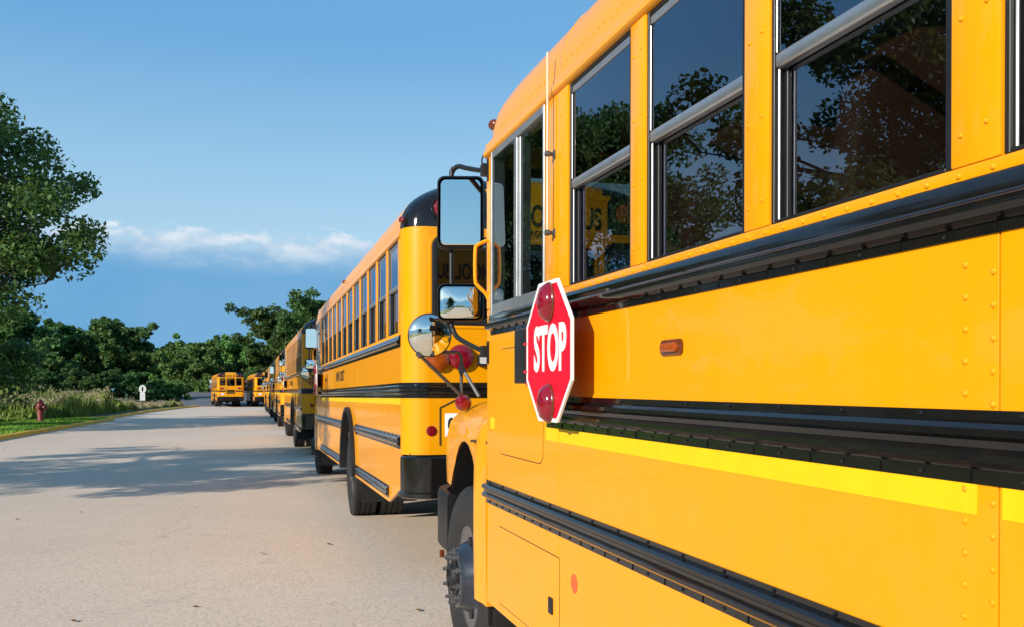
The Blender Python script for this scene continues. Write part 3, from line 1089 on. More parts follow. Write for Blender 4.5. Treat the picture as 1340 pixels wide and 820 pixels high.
    path += [((W - p[0][0], p[0][1]), (-p[1][0], p[1][1])) for p in path[::-1]]
    pr = [(0.0, 0.965), (0.05, 0.975), (0.065, 0.96), (0.065, 0.69), (0.085, 0.68), (0.085, 0.645), (0.06, 0.635), (-0.04, 0.635), (-0.04, 0.965)]
    mb = MB().strip([[(p[0] + n[0] * o, p[1] + n[1] * o, z) for o, z in pr] for p, n in path], closed=True)
    n = len(pr)
    for s in (0, len(mb.v) - n):
        mb.f.append(tuple(range(s, s + n))); mb.m.append(0)
    put('rear_bumper', mb, 'black', root, smooth=30)
    # underside: floor, frame rails, tank
    put('floor', MB().box(0.05, W - 0.05, 0.06, YF - 0.02, 0.93, 1.0), 'floor', root)
    ch = MB()
    for x in (0.75, W - 0.83):
        ch.box(x, x + 0.08, 0.25, 11.3, 0.62, 0.86)
    for y in (0.6, 2.4, 6.2, 8.2):
        ch.box(0.08, W - 0.08, y, y + 0.08, 0.78, 0.929)
    ch.box(0.6, W - 0.6, 5.4, 7.6, 0.42, 0.86)
    put('chassis', ch, 'matte_black', root)
    # axles
    ax = MB().cyl((0.2, ARCH_Y, 0.51), (W - 0.2, ARCH_Y, 0.51), 0.075, 12)
    ax.lathe([(0.08, -0.2), (0.2, -0.1), (0.2, 0.1), (0.08, 0.2)], (W / 2, ARCH_Y, 0.51), 'x', 16)
    ax.cyl((0.2, 10.51, 0.51), (W - 0.2, 10.51, 0.51), 0.06, 10)
    put('axle', ax, 'matte_black', root)

    # ---- seats
    def seat_mesh():
        mb = MB()
        prof = [(0.0, 0.36), (0.02, 0.44), (0.40, 0.47), (0.44, 0.44), (0.44, 0.36)]
        mb.prism([(y, z + 1.0) for y, z in prof], 0.0, 0.95, 'x')
        back = rrect(0.0, 0.95, 1.42, 2.40, 0.20, 5)
        vs1 = [(x, -0.03 - (z - 1.42) * 0.14, z) for x, z in back]
        vs2 = [(x, 0.07 - (z - 1.42) * 0.14, z) for x, z in back]
        k = len(back)
        mb.add(vs1 + vs2, [tuple(range(k))[::-1], tuple(range(k, 2 * k))] + [(i, (i + 1) % k, k + (i + 1) % k, k + i) for i in range(k)])
        mb.box(0.1, 0.14, 0.1, 0.4, 1.0, 1.37)
        mb.box(0.8, 0.84, 0.1, 0.4, 1.0, 1.37)
        return mb
    s0 = put('seat', seat_mesh().move((0.10, 0, 0)), 'seat', root, bevel=0.02)
    s0.location = (0, 0.93, 0)
    for i in range(10):
        for sd in (0, 1):
            if i == 0 and sd == 0: continue
            c = s0.copy()
            COL.objects.link(c)
            c.parent = root
            c.location = (sd * (W - 1.15), 0.93 + 0.78 * i, 0)
    ds = seat_mesh().xform(Matrix.Translation((0.30, 8.75, 0)) @ Matrix.Diagonal((0.55, 1, 1, 1)))
    put('driver_seat', ds, 'seat', root, bevel=0.02)
    sw = MB()
    ring = [(0.58 + 0.22 * math.cos(w), 0.22 * math.sin(w)) for w in [2 * PI * i / 24 for i in range(25)]]
    sw.tube([(x, 9.42 + 0.5 * t, 1.72 + 0.86 * t) for x, t in ring], 0.014, 8)
    sw.cyl((0.58, 9.42, 1.72), (0.58, 9.72, 1.40), 0.025, 8)
    sw.cyl((0.37, 9.42, 1.72), (0.79, 9.42, 1.72), 0.012, 6)
    put('steering_wheel', sw, 'matte_black', root)
    put('dashboard', MB().prism([(9.62, 1.0), (9.62, 1.6), (9.80, 1.74), (9.83, 1.74), (9.83, 1.0)], 0.08, W - 0.08, 'x'), 'matte_black', root)

    # ---- front wall and windscreen
    fz = MB()
    fz.box(0.0 + .012, W - .012, YF - 0.0, YF + 0.03, 0.98, 1.78)
    put('cowl', fz, 'yellow', root, bevel=0.01)
    put('windscreen_header', MB().box(0.072, W - .072, YF - 0.03, YF + 0.03, 2.69, 2.80), 'yellow', root)
    wf = MB()
    wf.box(0.072, 0.13, YF - 0.02, YF + 0.012, 1.782, 2.688)
    wf.box(W - 0.13, W - 0.072, YF - 0.02, YF + 0.012, 1.782, 2.688)
    wf.box(W / 2 - 0.03, W / 2 + 0.03, YF - 0.02, YF + 0.012, 1.82, 2.65)
    wf.box(0.1305, W - 0.1305, YF - 0.02, YF + 0.011, 1.782, 1.819)
    wf.box(0.1305, W - 0.1305, YF - 0.02, YF + 0.011, 2.651, 2.688)
    wo = put('windscreen', wf, 'matte_black', root, bevel=0.003)
    for a, b in ((0.1302, W / 2 - .0302), (W / 2 + .0302, W - 0.1302)):
        put('pane', MB().box(a, b, YF - 0.006, YF - 0.002, 1.8192, 2.6508), 'glass_clear', wo, smooth=0)
    # hood
    def hsec(y, hw, top, n=26, low=1.2):
        pts = []
        for i in range(n + 1):
            w = PI * i / n
            c, s = math.cos(w), math.sin(w)
            pts.append((W / 2 - hw * math.copysign(abs(c) ** 0.55, c), y, low + (top - low) * abs(s) ** 0.5))
        return pts
    mb = MB().strip([hsec(YF + 0.025, 1.04, 1.86), hsec(10.2, 0.98, 1.84), hsec(10.8, 0.84, 1.76), hsec(11.25, 0.72, 1.66), hsec(11.45, 0.64, 1.58), hsec(11.52, 0.56, 1.48)])
    k = len(mb.v) - 27
    mb.f.append(tuple(range(k, k + 27))); mb.m.append(0)
    put('hood', mb, 'yellow', root, smooth=50)
    gr = MB().box(W / 2 - 0.46, W / 2 + 0.46, 11.44, 11.53, 0.98, 1.44)
    go = put('grille', gr, 'matte_black', root, bevel=0.02)
    for i in range(5):
        put('slat', MB().box(W / 2 - 0.42, W / 2 + 0.42, 11.531, 11.545, 1.04 + 0.08 * i, 1.07 + 0.08 * i), 'steel', go, bevel=0.003)
    # fenders with wheel opening
    AY, AA, AB, AZ = 10.51, 0.60, 0.76, 0.53
    AT = 0.435
    for left in both:
        st = [YF + 0.004, 9.868, 9.92, 9.98, 10.04, AY - AT + .001, 10.085, 10.10, 10.13, 10.17, 10.23, 10.30, 10.40, 10.51, 10.62, 10.74, 10.86, 10.95, 11.02, 11.07, 11.10, 11.12, 11.2, 11.3, 11.4, 11.47, 11.52]
        rows = []
        inner = []
        for y in st:
            t = (y - YF) / (11.52 - YF)
            bulge = 0.012 * math.exp(-((y - AY) / 0.45) ** 2) + 0.050 * math.exp(-((y - 10.02) / 0.11) ** 2)
            xo = 0.004 + 0.03 * max(0, min(1, (y - YF - .02) / 0.1)) + 0.10 * t ** 1.6 - bulge
            if y > 11.3: xo += 0.30 * ((y - 11.3) / 0.22) ** 2
            top = 1.60 - 0.10 * t ** 2 - (0.12 * ((y - 11.3) / 0.22) ** 2 if y > 11.3 else 0)
            dy = abs(y - AY)
            ar_ = AT if y < AY else AA
            if dy < ar_:
                zl = AZ + AB * (1 - (dy / ar_) ** 2.2) ** (1 / 2.2)
            else:
                zl = AZ - 0.03 if y < AY else 0.98
            if y > AY: zl = max(zl, 0.98)
            zl = min(zl, 1.30)
            pts = []
            zs = 1.33
            for i in range(7):
                pts.append((xo + (0.012 if i == 6 else 0) - 0.006 * math.sin(PI * i / 6), y, zl + (zs - zl) * i / 6))
            wd = 0.60 - 0.15 * t
            for i in range(1, 11):
                w = PI / 2 * i / 10
                pts.append((xo + 0.012 + wd * (1 - math.cos(w)), y, zs + (top - zs) * math.sin(w)))
            rows.append(pts)
            inner.append([pts[0], (pts[0][0] + 0.012, y, pts[0][2] + 0.012), (pts[0][0] + 0.09, y, pts[0][2] + 0.01)])
        mb = MB().strip(rows)
        mb.strip(inner)
        k = len(rows[0])
        mb.add(rows[-1] + [(0.9, 11.52, rows[-1][0][2])], [tuple(range(k + 1))])
        mb.add(rows[0] + [(0.9, rows[0][0][1], rows[0][0][2])], [tuple(range(k + 1))])
        if not left: mb.mirror_x(W)
        fo = put('fender', mb, 'yellow', root, smooth=45)
        # wheel house lining behind the fender skin
        arc = [(AY - 0.64 * math.cos(w), 0.5 + 0.80 * math.sin(w)) for w in [PI * i / 20 for i in range(21)]]
        mb = MB().strip([[(0.075, *p) for p in arc], [(0.85, *p) for p in arc]])
        mb.add([(0.80, *p) for p in arc], [tuple(range(len(arc)))])
        if not left: mb.mirror_x(W)
        put('wheel_housing', mb, 'matte_black', root)
        # joint line between fender skirt and hood
        mb = MB().tube([(0.006, YF + 0.02, 1.318), (0.028, YF + 0.12, 1.316), (0.020, 10.16, 1.312), (0.012, 10.22, 1.308)], 0.008, 6)
        if not left: mb.mirror_x(W)
        put('hood_joint', mb, 'seam', fo)
        # raised badge shaped pressing on the fender
        pts = [(9.93, 1.36), (10.15, 1.365), (10.17, 1.38), (10.10, 1.43), (9.99, 1.455), (9.93, 1.44), (9.915, 1.40)]
        mb = MB().tube([(0.034 + max(0, z - 1.36) * 0.25, y, z) for y, z in pts + pts[:1]], 0.003, 5)
        if not left: mb.mirror_x(W)
        put('pressing', mb, 'yellow', fo)
        # black splash flap at the back edge of the fender
        mb = MB().box(0.02, 0.40, YF + 0.036, YF + 0.048, 0.22, 0.56)
        mb.box(0.012, 0.03, YF + 0.03, YF + 0.06, 0.40, 0.66)
        if not left: mb.mirror_x(W)
        put('splash_flap', mb, 'matte_black', root, bevel=0.003)
        # headlamp
        mb = MB().lathe([(0.11, -0.05), (0.11, 0.02), (0.09, 0.035), (0.05, 0.05), (0, 0.055)], (0.52, 11.50, 1.18), 'y', 20)
        if not left: mb.mirror_x(W)
        put('headlamp', mb, 'lens_clear', root)
        # cross view mirror on its tube frame
        P = lambda x, y, z: (x, y, z)
        mc = (-0.115, 10.74, 1.90)
        rx = MB()
        prof = [(0.0, 0.045), (0.05, 0.042), (0.09, 0.028), (0.118, 0.004), (0.124, -0.008), (0.120, -0.012)]
        rx.lathe([(r * 1.04, h) for r, h in prof], (0, 0, 0), 'y', 32)
        gx = MB().lathe([(r * 1.04, h) for r, h in [(0.119, -0.010), (0.105, -0.022), (0.08, -0.034), (0.05, -0.042), (0.025, -0.0455), (0.0, -0.0465)]], (0, 0, 0), 'y', 32)
        rot = Matrix.Translation(mc) @ Matrix.Rotation(R(-8), 4, 'Z') @ Matrix.Rotation(R(6), 4, 'X')
        rx.xform(rot); gx.xform(rot)
        if not left:
            rx.mirror_x(W); gx.mirror_x(W)
        mo = put('crossview_mirror', rx, 'matte_black', root, smooth=50)
        put('mirror_glass', gx, 'chrome', mo, smooth=80)
        br = MB()
        j = (-0.175, 10.76, 1.79)
        br.tube([(mc[0] - 0.03, mc[1] + .03, mc[2] - 0.10), (mc[0] - 0.055, mc[1] + 0.05, mc[2] - 0.13), j], 0.008, 8)
        br.tube([j, (-0.06, 10.83, 1.80), (0.075, 10.88, 1.81), (0.11, 10.90, 1.795), (0.115, 10.90, 1.75), (0.125, 10.95, 1.55)], 0.0105, 8)
        br.tube([j, (0.12, 10.95, 1.55)], 0.0115, 8)
        br.tube([(0.115, 10.90, 1.72), (0.20, 10.80, 1.54)], 0.0115, 8)
        br.cyl((0.115, 10.90, 1.68), (0.115, 10.90, 1.735), 0.018, 10)
        br.cyl((j[0], j[1] - .02, j[2]), (j[0], j[1] + .02, j[2]), 0.016, 10)
        if not left: br.mirror_x(W)
        put('mirror_bracket', br, 'steel', root)
        bb = MB().lathe([(0.0, -0.052), (0.03, -0.046), (0.048, -0.02), (0.052, 0.0), (0.048, 0.02), (0.03, 0.046), (0.0, 0.052)], (0.14, 10.96, 1.50), 'y', 20)
        if not left: bb.mirror_x(W)
        put('bracket_knob', bb, 'lens_red', root)
        # rear view mirrors on their arm
        ar = MB()
        ar.tube(curve([(0.005, 9.84, 2.675), (-0.02, 9.92, 2.69), (-0.055, 10.08, 2.735), (-0.078, 10.14, 2.755), (-0.098, 10.17, 2.745), (-0.108, 10.17, 2.72), (-0.110, 10.17, 2.68), (-0.110, 10.17, 1.96), (-0.106, 10.16, 1.91), (-0.092, 10.13, 1.865), (-0.065, 10.06, 1.832), (-0.02, 9.93, 1.79), (0.005, 9.84, 1.775)]), 0.0130, 10)
        ar.tube([(-0.012, 9.89, 2.685), (-0.014, 9.90, 2.74), (-0.005, 9.89, 2.77), (0.02, 9.87, 2.785)], 0.004, 6)
        for zz in (2.675, 1.775):
            ar.box(-0.03, 0.005, 9.815, 9.87, zz - 0.028, zz + 0.028)
            ar.box(-0.008, 0.004, 9.80, 9.825, zz - 0.06, zz + 0.05)
        if not left: ar.mirror_x(W)
        put('mirror_arm', ar, 'matte_black', root, smooth=50)
        for nm, zc, hw, hh, dome, tilt in (('flat_mirror', 2.512, 0.104, 0.171, 0.003, 4), ('convex_mirror', 2.040, 0.104, 0.080, 0.016, 1)):
            hs = MB()
            loops = [(1.0, 0.0), (1.06, 0.010), (1.07, 0.03), (0.98, 0.065), (0.70, 0.085)]
            rws = []
            for s, yy in loops:
                rws.append([(a * s, yy, b * s) for a, b in rrect(-hw - 0.012, hw + 0.012, -hh - 0.012, hh + 0.012, 0.035, 5)])
            hs.strip(rws, closed=True)
            kk = len(rws[0])
            hs.f.append(tuple(range(len(hs.v) - kk, len(hs.v)))); hs.m.append(0)
            gm = MB()
            poly = rrect(-hw, hw, -hh, hh, 0.028, 5)
            if nm == 'flat_mirror':
                rws = [[(a * q, yy, b * q) for a, b in poly] for q, yy in ((1.045, 0.006), (1.0, -0.001))]
            else:
                rws = [[(a * 1.045, 0.006, b * 1.045) for a, b in poly]]
                rws += [[(a * q, -0.014 + (a * a + b * b) * q * q / 0.9, b * q) for a, b in poly] for q in (1.0, 0.86, 0.72, 0.58, 0.44, 0.30, 0.16, 0.03)]
            gm.strip(rws, closed=True)
            gm.f.append(tuple(range(len(gm.v) - kk, len(gm.v)))); gm.m.append(0)
            rot = Matrix.Translation((-0.074, 10.115, zc)) @ Matrix.Rotation(R(-15), 4, 'Z') @ Matrix.Rotation(R(-tilt), 4, 'X')
            hs.xform(rot); gm.xform(rot)
            if not left:
                hs.mirror_x(W); gm.mirror_x(W)
            mo = put(nm, hs, 'matte_black', root, smooth=50)
            put('mirror_glass', gm, 'chrome', mo, smooth=(30 if nm == 'flat_mirror' else 80))
        # grab handle
        gh = MB().tube(curve([(0.0, 9.835, 2.325), (-0.05, 9.84, 2.30), (-0.062, 9.84, 2.27), (-0.062, 9.84, 2.13), (-0.05, 9.84, 2.10), (-0.01, 9.835, 2.06), (0.005, 9.835, 2.03)], 4), 0.0095, 8)
        if not left: gh.mirror_x(W)
        put('grab_handle', gh, 'yellow', root, smooth=60)
        # white rod with two standoffs beside the first window
        if left:
            rd = MB().cyl((-0.036, 8.778, 2.19), (-0.036, 8.778, 2.90), 0.0045, 8)
            ro = put('rod_antenna', rd, 'white_rod', root)
            for zz in (2.505, 2.198):
                so = MB().lathe([(0.012, -0.046), (0.012, -0.028), (0.008, -0.027), (0.008, -0.012), (0.018, -0.010), (0.018, -0.003)], (0, 8.778, zz), 'x', 12)
                put('standoff', so, 'steel', ro)
    # front bumper
    path = [((0.075, 10.98), (-1, 0)), ((0.075, 11.20), (-1, 0))] + [((0.075 + 0.25 * (1 - math.cos(w)), 11.20 + 0.42 * math.sin(w)), (-math.cos(w), math.sin(w))) for w in [R(15 * i) for i in range(1, 7)]]
    path += [((W - p[0][0], p[0][1]), (-p[1][0], p[1][1])) for p in path[::-1]]
    pr = [(-0.03, 0.93), (0.02, 0.94), (0.03, 0.92), (0.03, 0.60), (0.02, 0.58), (-0.03, 0.58)]
    mb = MB().strip([[(p[0] + n[0] * o, p[1] + n[1] * o, z) for o, z in pr] for p, n in path], closed=True)
    n = len(pr)
    for s in (0, len(mb.v) - n):
        mb.f.append(tuple(range(s, s + n))); mb.m.append(0)
    put('front_bumper', mb, 'matte_black', root, smooth=30)
    for x in (0.03, W - 0.03):
        put('bumper_reflector', MB().box(x - 0.015, x + 0.015, 11.06, 11.08, 0.535, 0.58), 'lens_marker', root, bevel=0.004)

    # ---- wheels
    def tyre(x0, sgn, c, lugs=True):
        prof = [(0.285, .03), (0.33, 0.004), (0.40, -0.006), (0.455, 0.002), (0.492, 0.022), (0.510, 0.045), (0.515, 0.075), (0.503, 0.08), (0.503, 0.088), (0.515, 0.093), (0.517, 0.135), (0.503, 0.139), (0.503, 0.147),
                (0.517, 0.151), (0.515, 0.193), (0.503, 0.198), (0.503, 0.206), (0.515, 0.211), (0.510, 0.24), (0.492, 0.262), (0.455, 0.282), (0.40, 0.288), (0.33, 0.278), (0.285, 0.25)]
        mb = MB().lathe([(r, sgn * h) for r, h in prof], (x0, *c), 'x', 48)
        for i in range(60 if lugs else 0):
            w = 2 * PI * i / 60
            for h0, h1 in ((0.012, 0.06), (0.225, 0.272)):
                b = MB().box(sgn * h0, sgn * h1, -0.017, 0.017, 0.490, 0.519)
                b.xform(Matrix.Translation((x0, *c)) @ Matrix.Rotation(w, 4, 'X'))
                mb.add(b.v, b.f)
        return mb
    for left in both:
        s = 1 if left else -1
        x0 = 0.038 if left else W - 0.038
        c = (10.51, 0.52)
        wo = put('wheel', tyre(x0, s, c, False), 'rubber', root, smooth=40)
        rm = MB().lathe([(0.286, s * 0.028), (0.275, s * 0.035), (0.262, s * 0.075), (0.225, s * 0.07), (0.175, s * -0.02), (0.168, s * -0.045), (0.160, s * -0.05), (0.105, s * -0.05)], (x0, *c), 'x', 40)
        ro = put('rim', rm, 'rim', wo, smooth=40)
        for i in range(5):
            w = 2 * PI * i / 5 + 0.55
            q = MB().lathe([(0.036, 0), (0.036, 0.012)], (0, 0, 0), 'z', 14)
            q.xform(Matrix.Translation((x0 + s * 0.020, c[0] + 0.203 * math.cos(w), c[1] + 0.203 * math.sin(w))) @ Matrix.Rotation(PI / 2, 4, 'Y'))
            put('hand_hole', q, 'matte_black', wo)
        hb = MB().lathe([(0.105, s * -0.04), (0.105, s * -0.058), (0.080, s * -0.066), (0.074, s * -0.084), (0.05, s * -0.09), (0.045, s * -0.07), (0, s * -0.07)], (x0, *c), 'x', 24)
        put('hub', hb, 'matte_black', wo, smooth=35)
        for i in range(10):
            w = 2 * PI * (i + .3) / 10
            lg = MB().lathe([(0.022, s * -0.046), (0.022, s * -0.052), (0.017, s * -0.0525), (0.017, s * -0.072), (0.010, s * -0.073), (0.010, s * -0.092), (0.0, s * -0.093)], (x0, c[0] + 0.1365 * math.cos(w), c[1] + 0.1365 * math.sin(w)), 'x', 8)
            put('lug_nut', lg, 'steel', wo, smooth=30)
        c = (ARCH_Y, 0.515)
        x0 = 0.02 if left else W - 0.02
        wo = put('wheel', tyre(x0, s, c), 'rubber', root, smooth=40)
        rm = MB().lathe([(0.286, s * 0.028), (0.275, s * 0.035), (0.262, s * 0.08), (0.25, s * 0.17), (0.18, s * 0.19), (0.11, s * 0.19), (0.10, s * 0.02), (0.07, s * 0.0), (0, s * 0.0)], (x0, *c), 'x', 32)
        put('rim', rm, 'rim', wo, smooth=40)
        tm = tyre(x0 + s * 0.32, s, c)
        put('inner_tyre', tm, 'rubber', wo, smooth=40)

    # ---- stop sign folded against the side
    ox, oy, oz = -0.105, 8.56, 1.728
    
    octo = lambda r: [(oy + a * r, oz + b * r * 0.975) for a, b in ((1, .414), (.414, 1), (-.414, 1), (-1, .414), (-1, -.414), (-.414, -1), (.414, -1), (1, -.414))]
    sg = MB().prism(octo(0.262), ox, ox + 0.006, 'x')
    so = put('stop_sign', sg, 'sign_red', root, smooth=0)
    put('sign_border', MB().ring(octo(0.2622), octo(0.248), ox - 0.0012, ox + 0.007, 'x'), 'sign_white', so, smooth=0)
    text_mesh('sign_lettering', 'STOP', 0.228, 'sign_white', so, (ox - 0.0012, oy - 0.018, oz + 0.004), (0, -1, 0), (0, 0, 1), 0.67, 0.007, align='CENTER')
    for dz in (0.178, -0.188):
        lb = MB().lathe([(0.066, 0.0), (0.066, -0.012), (0.061, -0.02), (0.050, -0.034), (0.025, -0.042), (0, -0.044)], (ox - 0.0005, oy - 0.02, oz + dz), 'x', 28, squash=(0.82, 1.05))
        slp = put('sign_lamp', lb, 'lens_red', so, smooth=60)
        rb = MB().lathe([(0.069, 0.0), (0.069, -0.006), (0.066, -0.009)], (ox - 0.0004, oy - 0.02, oz + dz), 'x', 28, squash=(0.82, 1.05))
        put('lamp_bezel', rb, 'lens_marker', slp, smooth=40)
    put('sign_motor', MB().box(-0.088, 0.0, oy + 0.292, oy + 0.50, oz - 0.115, oz + 0.105), 'matte_black', so, bevel=0.005)
    put('sign_stop', MB().box(-0.05, 0.0, oy + 0.225, oy + 0.275, oz - 0.235, oz - 0.185), 'matte_black', so, bevel=0.004)
    hg = MB().box(-0.100, -0.075, oy + 0.2625, oy + 0.291, oz - 0.125, oz + 0.115)
    for zz in (-0.07, 0.04):
        hg.cyl((-0.104, oy + 0.255, oz + zz), (-0.104, oy + 0.30, oz + zz), 0.006, 8)
    put('hinge', hg, 'sign_red', so, bevel=0.002)
    return root


def copy_tree(o, parent=None, skip=()):
    c = o.copy()
    COL.objects.link(c)
    if parent is not None:
        c.parent = parent
    for ch in o.children:
        if ch.name.split('.')[0] in skip: continue
        copy_tree(ch, c, skip)
    return c


PX = 1.245 * CY         # distance of the bus sides from the camera
bus = build_bus(empty('school_bus'))
tag(bus, 'nearest yellow school bus with folded red stop sign, filling the right side', 'school bus', 'yellow school buses parked in line')
bus.location = (PX, -5.253, -0.10 - 5.253 * 0.0048)
bus.rotation_euler = (0.0048, 0, 0)

FINE = ('rivet', 'rail_bolt', 'seat', 'lug_nut', 'hand_hole', 'sticker', 'door_seam', 'standoff', 'rod_antenna', 'plate_surround', 'latch')
drift = math.tan(R(0.53))
line = [(7.43, 0.0, (), 'second yellow school bus in line, its back showing round tail lamps behind the mirrors'),
        (22.0, 0.0, ('rivet', 'rail_bolt', 'seat', 'hand_hole', 'sticker'), 'third yellow school bus in line, a narrow strip left of the second'),
        (37.2, 0.03, FINE, 'fourth yellow school bus in the line, only its back corner showing'),
        (52.0, 0.06, FINE, 'fifth yellow school bus in the line, a narrow sliver before the last one'),
        (66.0, 0.10, FINE, 'farthest yellow school bus of the right hand line, smallest sliver in it')]
for i, (yr, dx, skip, lab) in enumerate(line):
    b = copy_tree(bus, None, skip)
    b['label'] = lab
    b['group'] = 'yellow school buses parked in line'
    zt = -0.0058 if i == 0 else 0.0
    z0 = 0.05 - 0.0058 * yr if i == 0 else ground_z(yr + 5)
    b.location = (PX + 0.003 + drift * yr + dx, yr, z0)
    b.rotation_euler = (zt, 0, -R(0.53))
for (u_c, rotz, lab) in ((302.0, 4.5, 'distant yellow school bus seen squarely from behind, left of the two at road end'), (351.0, 3.5, 'distant yellow school bus seen from behind, partly hidden by the bus line')):
    D = 89.0
    r = (u_c - 670.0) / F_PX * D
    x, y = r * CY + D * SY, D * CY - r * SY
    b = copy_tree(bus, None, FINE)
    b['label'] = lab
    b['group'] = 'yellow school buses at the road end'
    b.location = (x - W / 2, y, 0.0)
    b.rotation_euler = (0, 0, R(rotz))

# ------------------------------------------------------------------ vegetation
def fast_mesh(name, V, Fq, mat):
    """mesh from numpy arrays of vertices and quads"""
    me = bpy.data.meshes.new(name)
    nv, nf = len(V), len(Fq)
    k = Fq.shape[1]
    me.vertices.add(nv)
    me.vertices.foreach_set('co', V.astype(np.float32).ravel())
    me.loops.add(nf * k)
    me.loops.foreach_set('vertex_index', Fq.astype(np.int32).ravel())
    me.polygons.add(nf)
    me.polygons.foreach_set('loop_start', np.arange(0, nf * k, k, dtype=np.int32))
    me.update(calc_edges=True)
    me.materials.append(M[mat])
    return me


def leaves(rng, centres, radii, counts, size, flat=0.75):
    """leaf quads scattered through ellipsoidal clumps"""
    P, S = [], []
    for c, r, n in zip(centres, radii, counts):
        d = rng.normal(size=(n, 3))
        d /= np.linalg.norm(d, axis=1)[:, None] + 1e-9
        rad = r * rng.random(n) ** 0.45
        p = d * rad[:, None] * np.array([1, 1, flat])
        P.append(p + c)
    P = np.concatenate(P)
    n = len(P)
    a = rng.normal(size=(n, 3)); a /= np.linalg.norm(a, axis=1)[:, None]
    nrm = rng.normal(size=(n, 3)) + np.array([0, 0, 0.7]); nrm /= np.linalg.norm(nrm, axis=1)[:, None]
    a = np.cross(nrm, a); a /= np.linalg.norm(a, axis=1)[:, None] + 1e-9
    b = np.cross(nrm, a)
    s = size * (0.6 + 0.8 * rng.random(n))[:, None]
    droop = nrm * s * 0.25
    V = np.stack([P - a * s, P + b * s * 0.55 + droop, P + a * s, P - b * s * 0.55 + droop], axis=1).reshape(-1, 3)
    F_ = np.arange(4 * n).reshape(n, 4)
    return V, F_


def make_tree(seed, H, crown_r, trunk_h, leaf, n_limbs, per, mat, name, spread=1.0, trunk_r=0.3, low=0.0, even=0.0):
    """tapered trunk, limbs and twigs, with leaf clumps at their ends; returns a root Empty with trunk and crown"""
    rng = np.random.default_rng(seed)
    tb = MB()
    top = Vector((rng.normal() * 0.4, rng.normal() * 0.4, H * 0.80))
    tr = [Vector((0, 0, -0.15)), Vector((0.05, 0.0, 0.4)), Vector((rng.normal() * .12, rng.normal() * .12, trunk_h)), top * 0.6 + Vector((rng.normal() * .4, rng.normal() * .4, H * .12)), top]
    tb.tube(tr, [trunk_r * 1.35, trunk_r, trunk_r * 0.82, trunk_r * 0.42, trunk_r * 0.12], 10)
    cc, cr = [], []
    def point_on_trunk(t):
        zs = trunk_h + (top.z - trunk_h) * t
        for p, q in zip(tr, tr[1:]):
            if p.z <= zs <= q.z:
                return p + (q - p) * ((zs - p.z) / (q.z - p.z))
        return top.copy()
    for i in range(n_limbs):
        t = (i + 0.3) / n_limbs
        st = point_on_trunk(t * 0.92)
        az = i * 2.399 + rng.normal() * 0.35
        env = math.sin(min(1.0, 0.30 + 0.62 * t + low) * PI) ** 0.6
        L = crown_r * (0.55 + 0.3 * even + 0.5 * (1 - even) * rng.random()) * max(0.35, env) * spread
        el = R(8 + 58 * t + rng.normal() * 9)
        d = Vector((math.cos(az) * math.cos(el), math.sin(az) * math.cos(el), math.sin(el)))
        mid = st + d * L * 0.5 + Vector((rng.normal(), rng.normal(), rng.normal() * .6)) * 0.10 * L
        end = st + d * L + Vector((rng.normal(), rng.normal(), rng.normal() * 0.5 - 0.2)) * (0.12 - 0.06 * even) * L
        r0 = trunk_r * (0.42 - 0.2 * t)
        tb.tube([st, (st + mid) / 2 + Vector((0, 0, 0.05 * L)), mid, end], [r0, r0 * .8, r0 * .55, r0 * .15], 6)
        for j in range(5):
            u = 0.35 + 0.65 * j / 4
            b0 = st + (mid - st) * (u / 0.5) if u < 0.5 else mid + (end - mid) * ((u - 0.5) / 0.5)
            d2 = (d + Vector((rng.normal(), rng.normal(), rng.normal() * 0.6 + 0.15)) * 0.85).normalized()
            l2 = L * (0.20 + 0.25 * rng.random())
            b1 = b0 + d2 * l2
            tb.tube([b0, (b0 + b1) / 2 + Vector((0, 0, 0.04)), b1], [r0 * .36, r0 * .24, r0 * .07], 5)
            for q in range(2):
                e = b0 + d2 * l2 * (0.65 + 0.5 * q) + Vector((rng.normal(), rng.normal(), rng.normal() * .7)) * 0.28 * l2
                if e.z > 0.5:
                    cc.append(np.array(e)); cr.append(crown_r * (0.085 + 0.03 * even + 0.075 * rng.random()))
    cc, cr = np.array(cc), np.array(cr)
    cnt = np.maximum(20, (per * (cr / cr.mean()) ** 2).astype(int))
    V, F_ = leaves(rng, cc, cr, cnt, leaf)
    root = empty(name)
    put('trunk', tb, 'bark', root, smooth=60, weld=False)
    cm = bpy.data.objects.new('crown', fast_mesh('crown', V, F_, mat))
    COL.objects.link(cm)
    cm.parent = root
    return root


def at(u, v_or_D, D=None):
    """ground position for a horizontal pixel at a camera depth"""
    D = v_or_D
    r = (u - 670.0) / F_PX * D
    return r * CY + D * SY, D * CY - r * SY


def place(o, x, y, z, s, rz, label, cat, group):
    o.location = (x, y, z)
    o.scale = (s, s, s) if not isinstance(s, tuple) else s
    o.rotation_euler = (0, 0, rz)
    tag(o, label, cat, group)


oak = make_tree(38, 13.2, 6.8, 2.2, 0.105, 30, 300, 'leaf_oak', 'oak_tree', trunk_r=0.36, low=0.05, even=0.7)
G1 = 'roadside oaks along the left kerb'
place(oak, -13.5, 41.0, 0.12, 1.1, 5.25, 'tall dark oak at the left edge, its lobed crown against the sky', 'tree', G1)
o2 = make_tree(17, 8.0, 4.9, 1.9, 0.072, 20, 300, 'leaf_oak', 'oak_tree', trunk_r=0.24)
place(o2, -10.3, 14.1, 0.1, 1.0, 2.2, 'oak just outside the frame casting leafy shade over the road', 'tree', G1)
o3 = copy_tree(oak)
place(o3, -24.0, -34.0, -0.1, 0.8, 4.0, 'oak standing behind the camera position, small in the convex mirror', 'tree', G1)

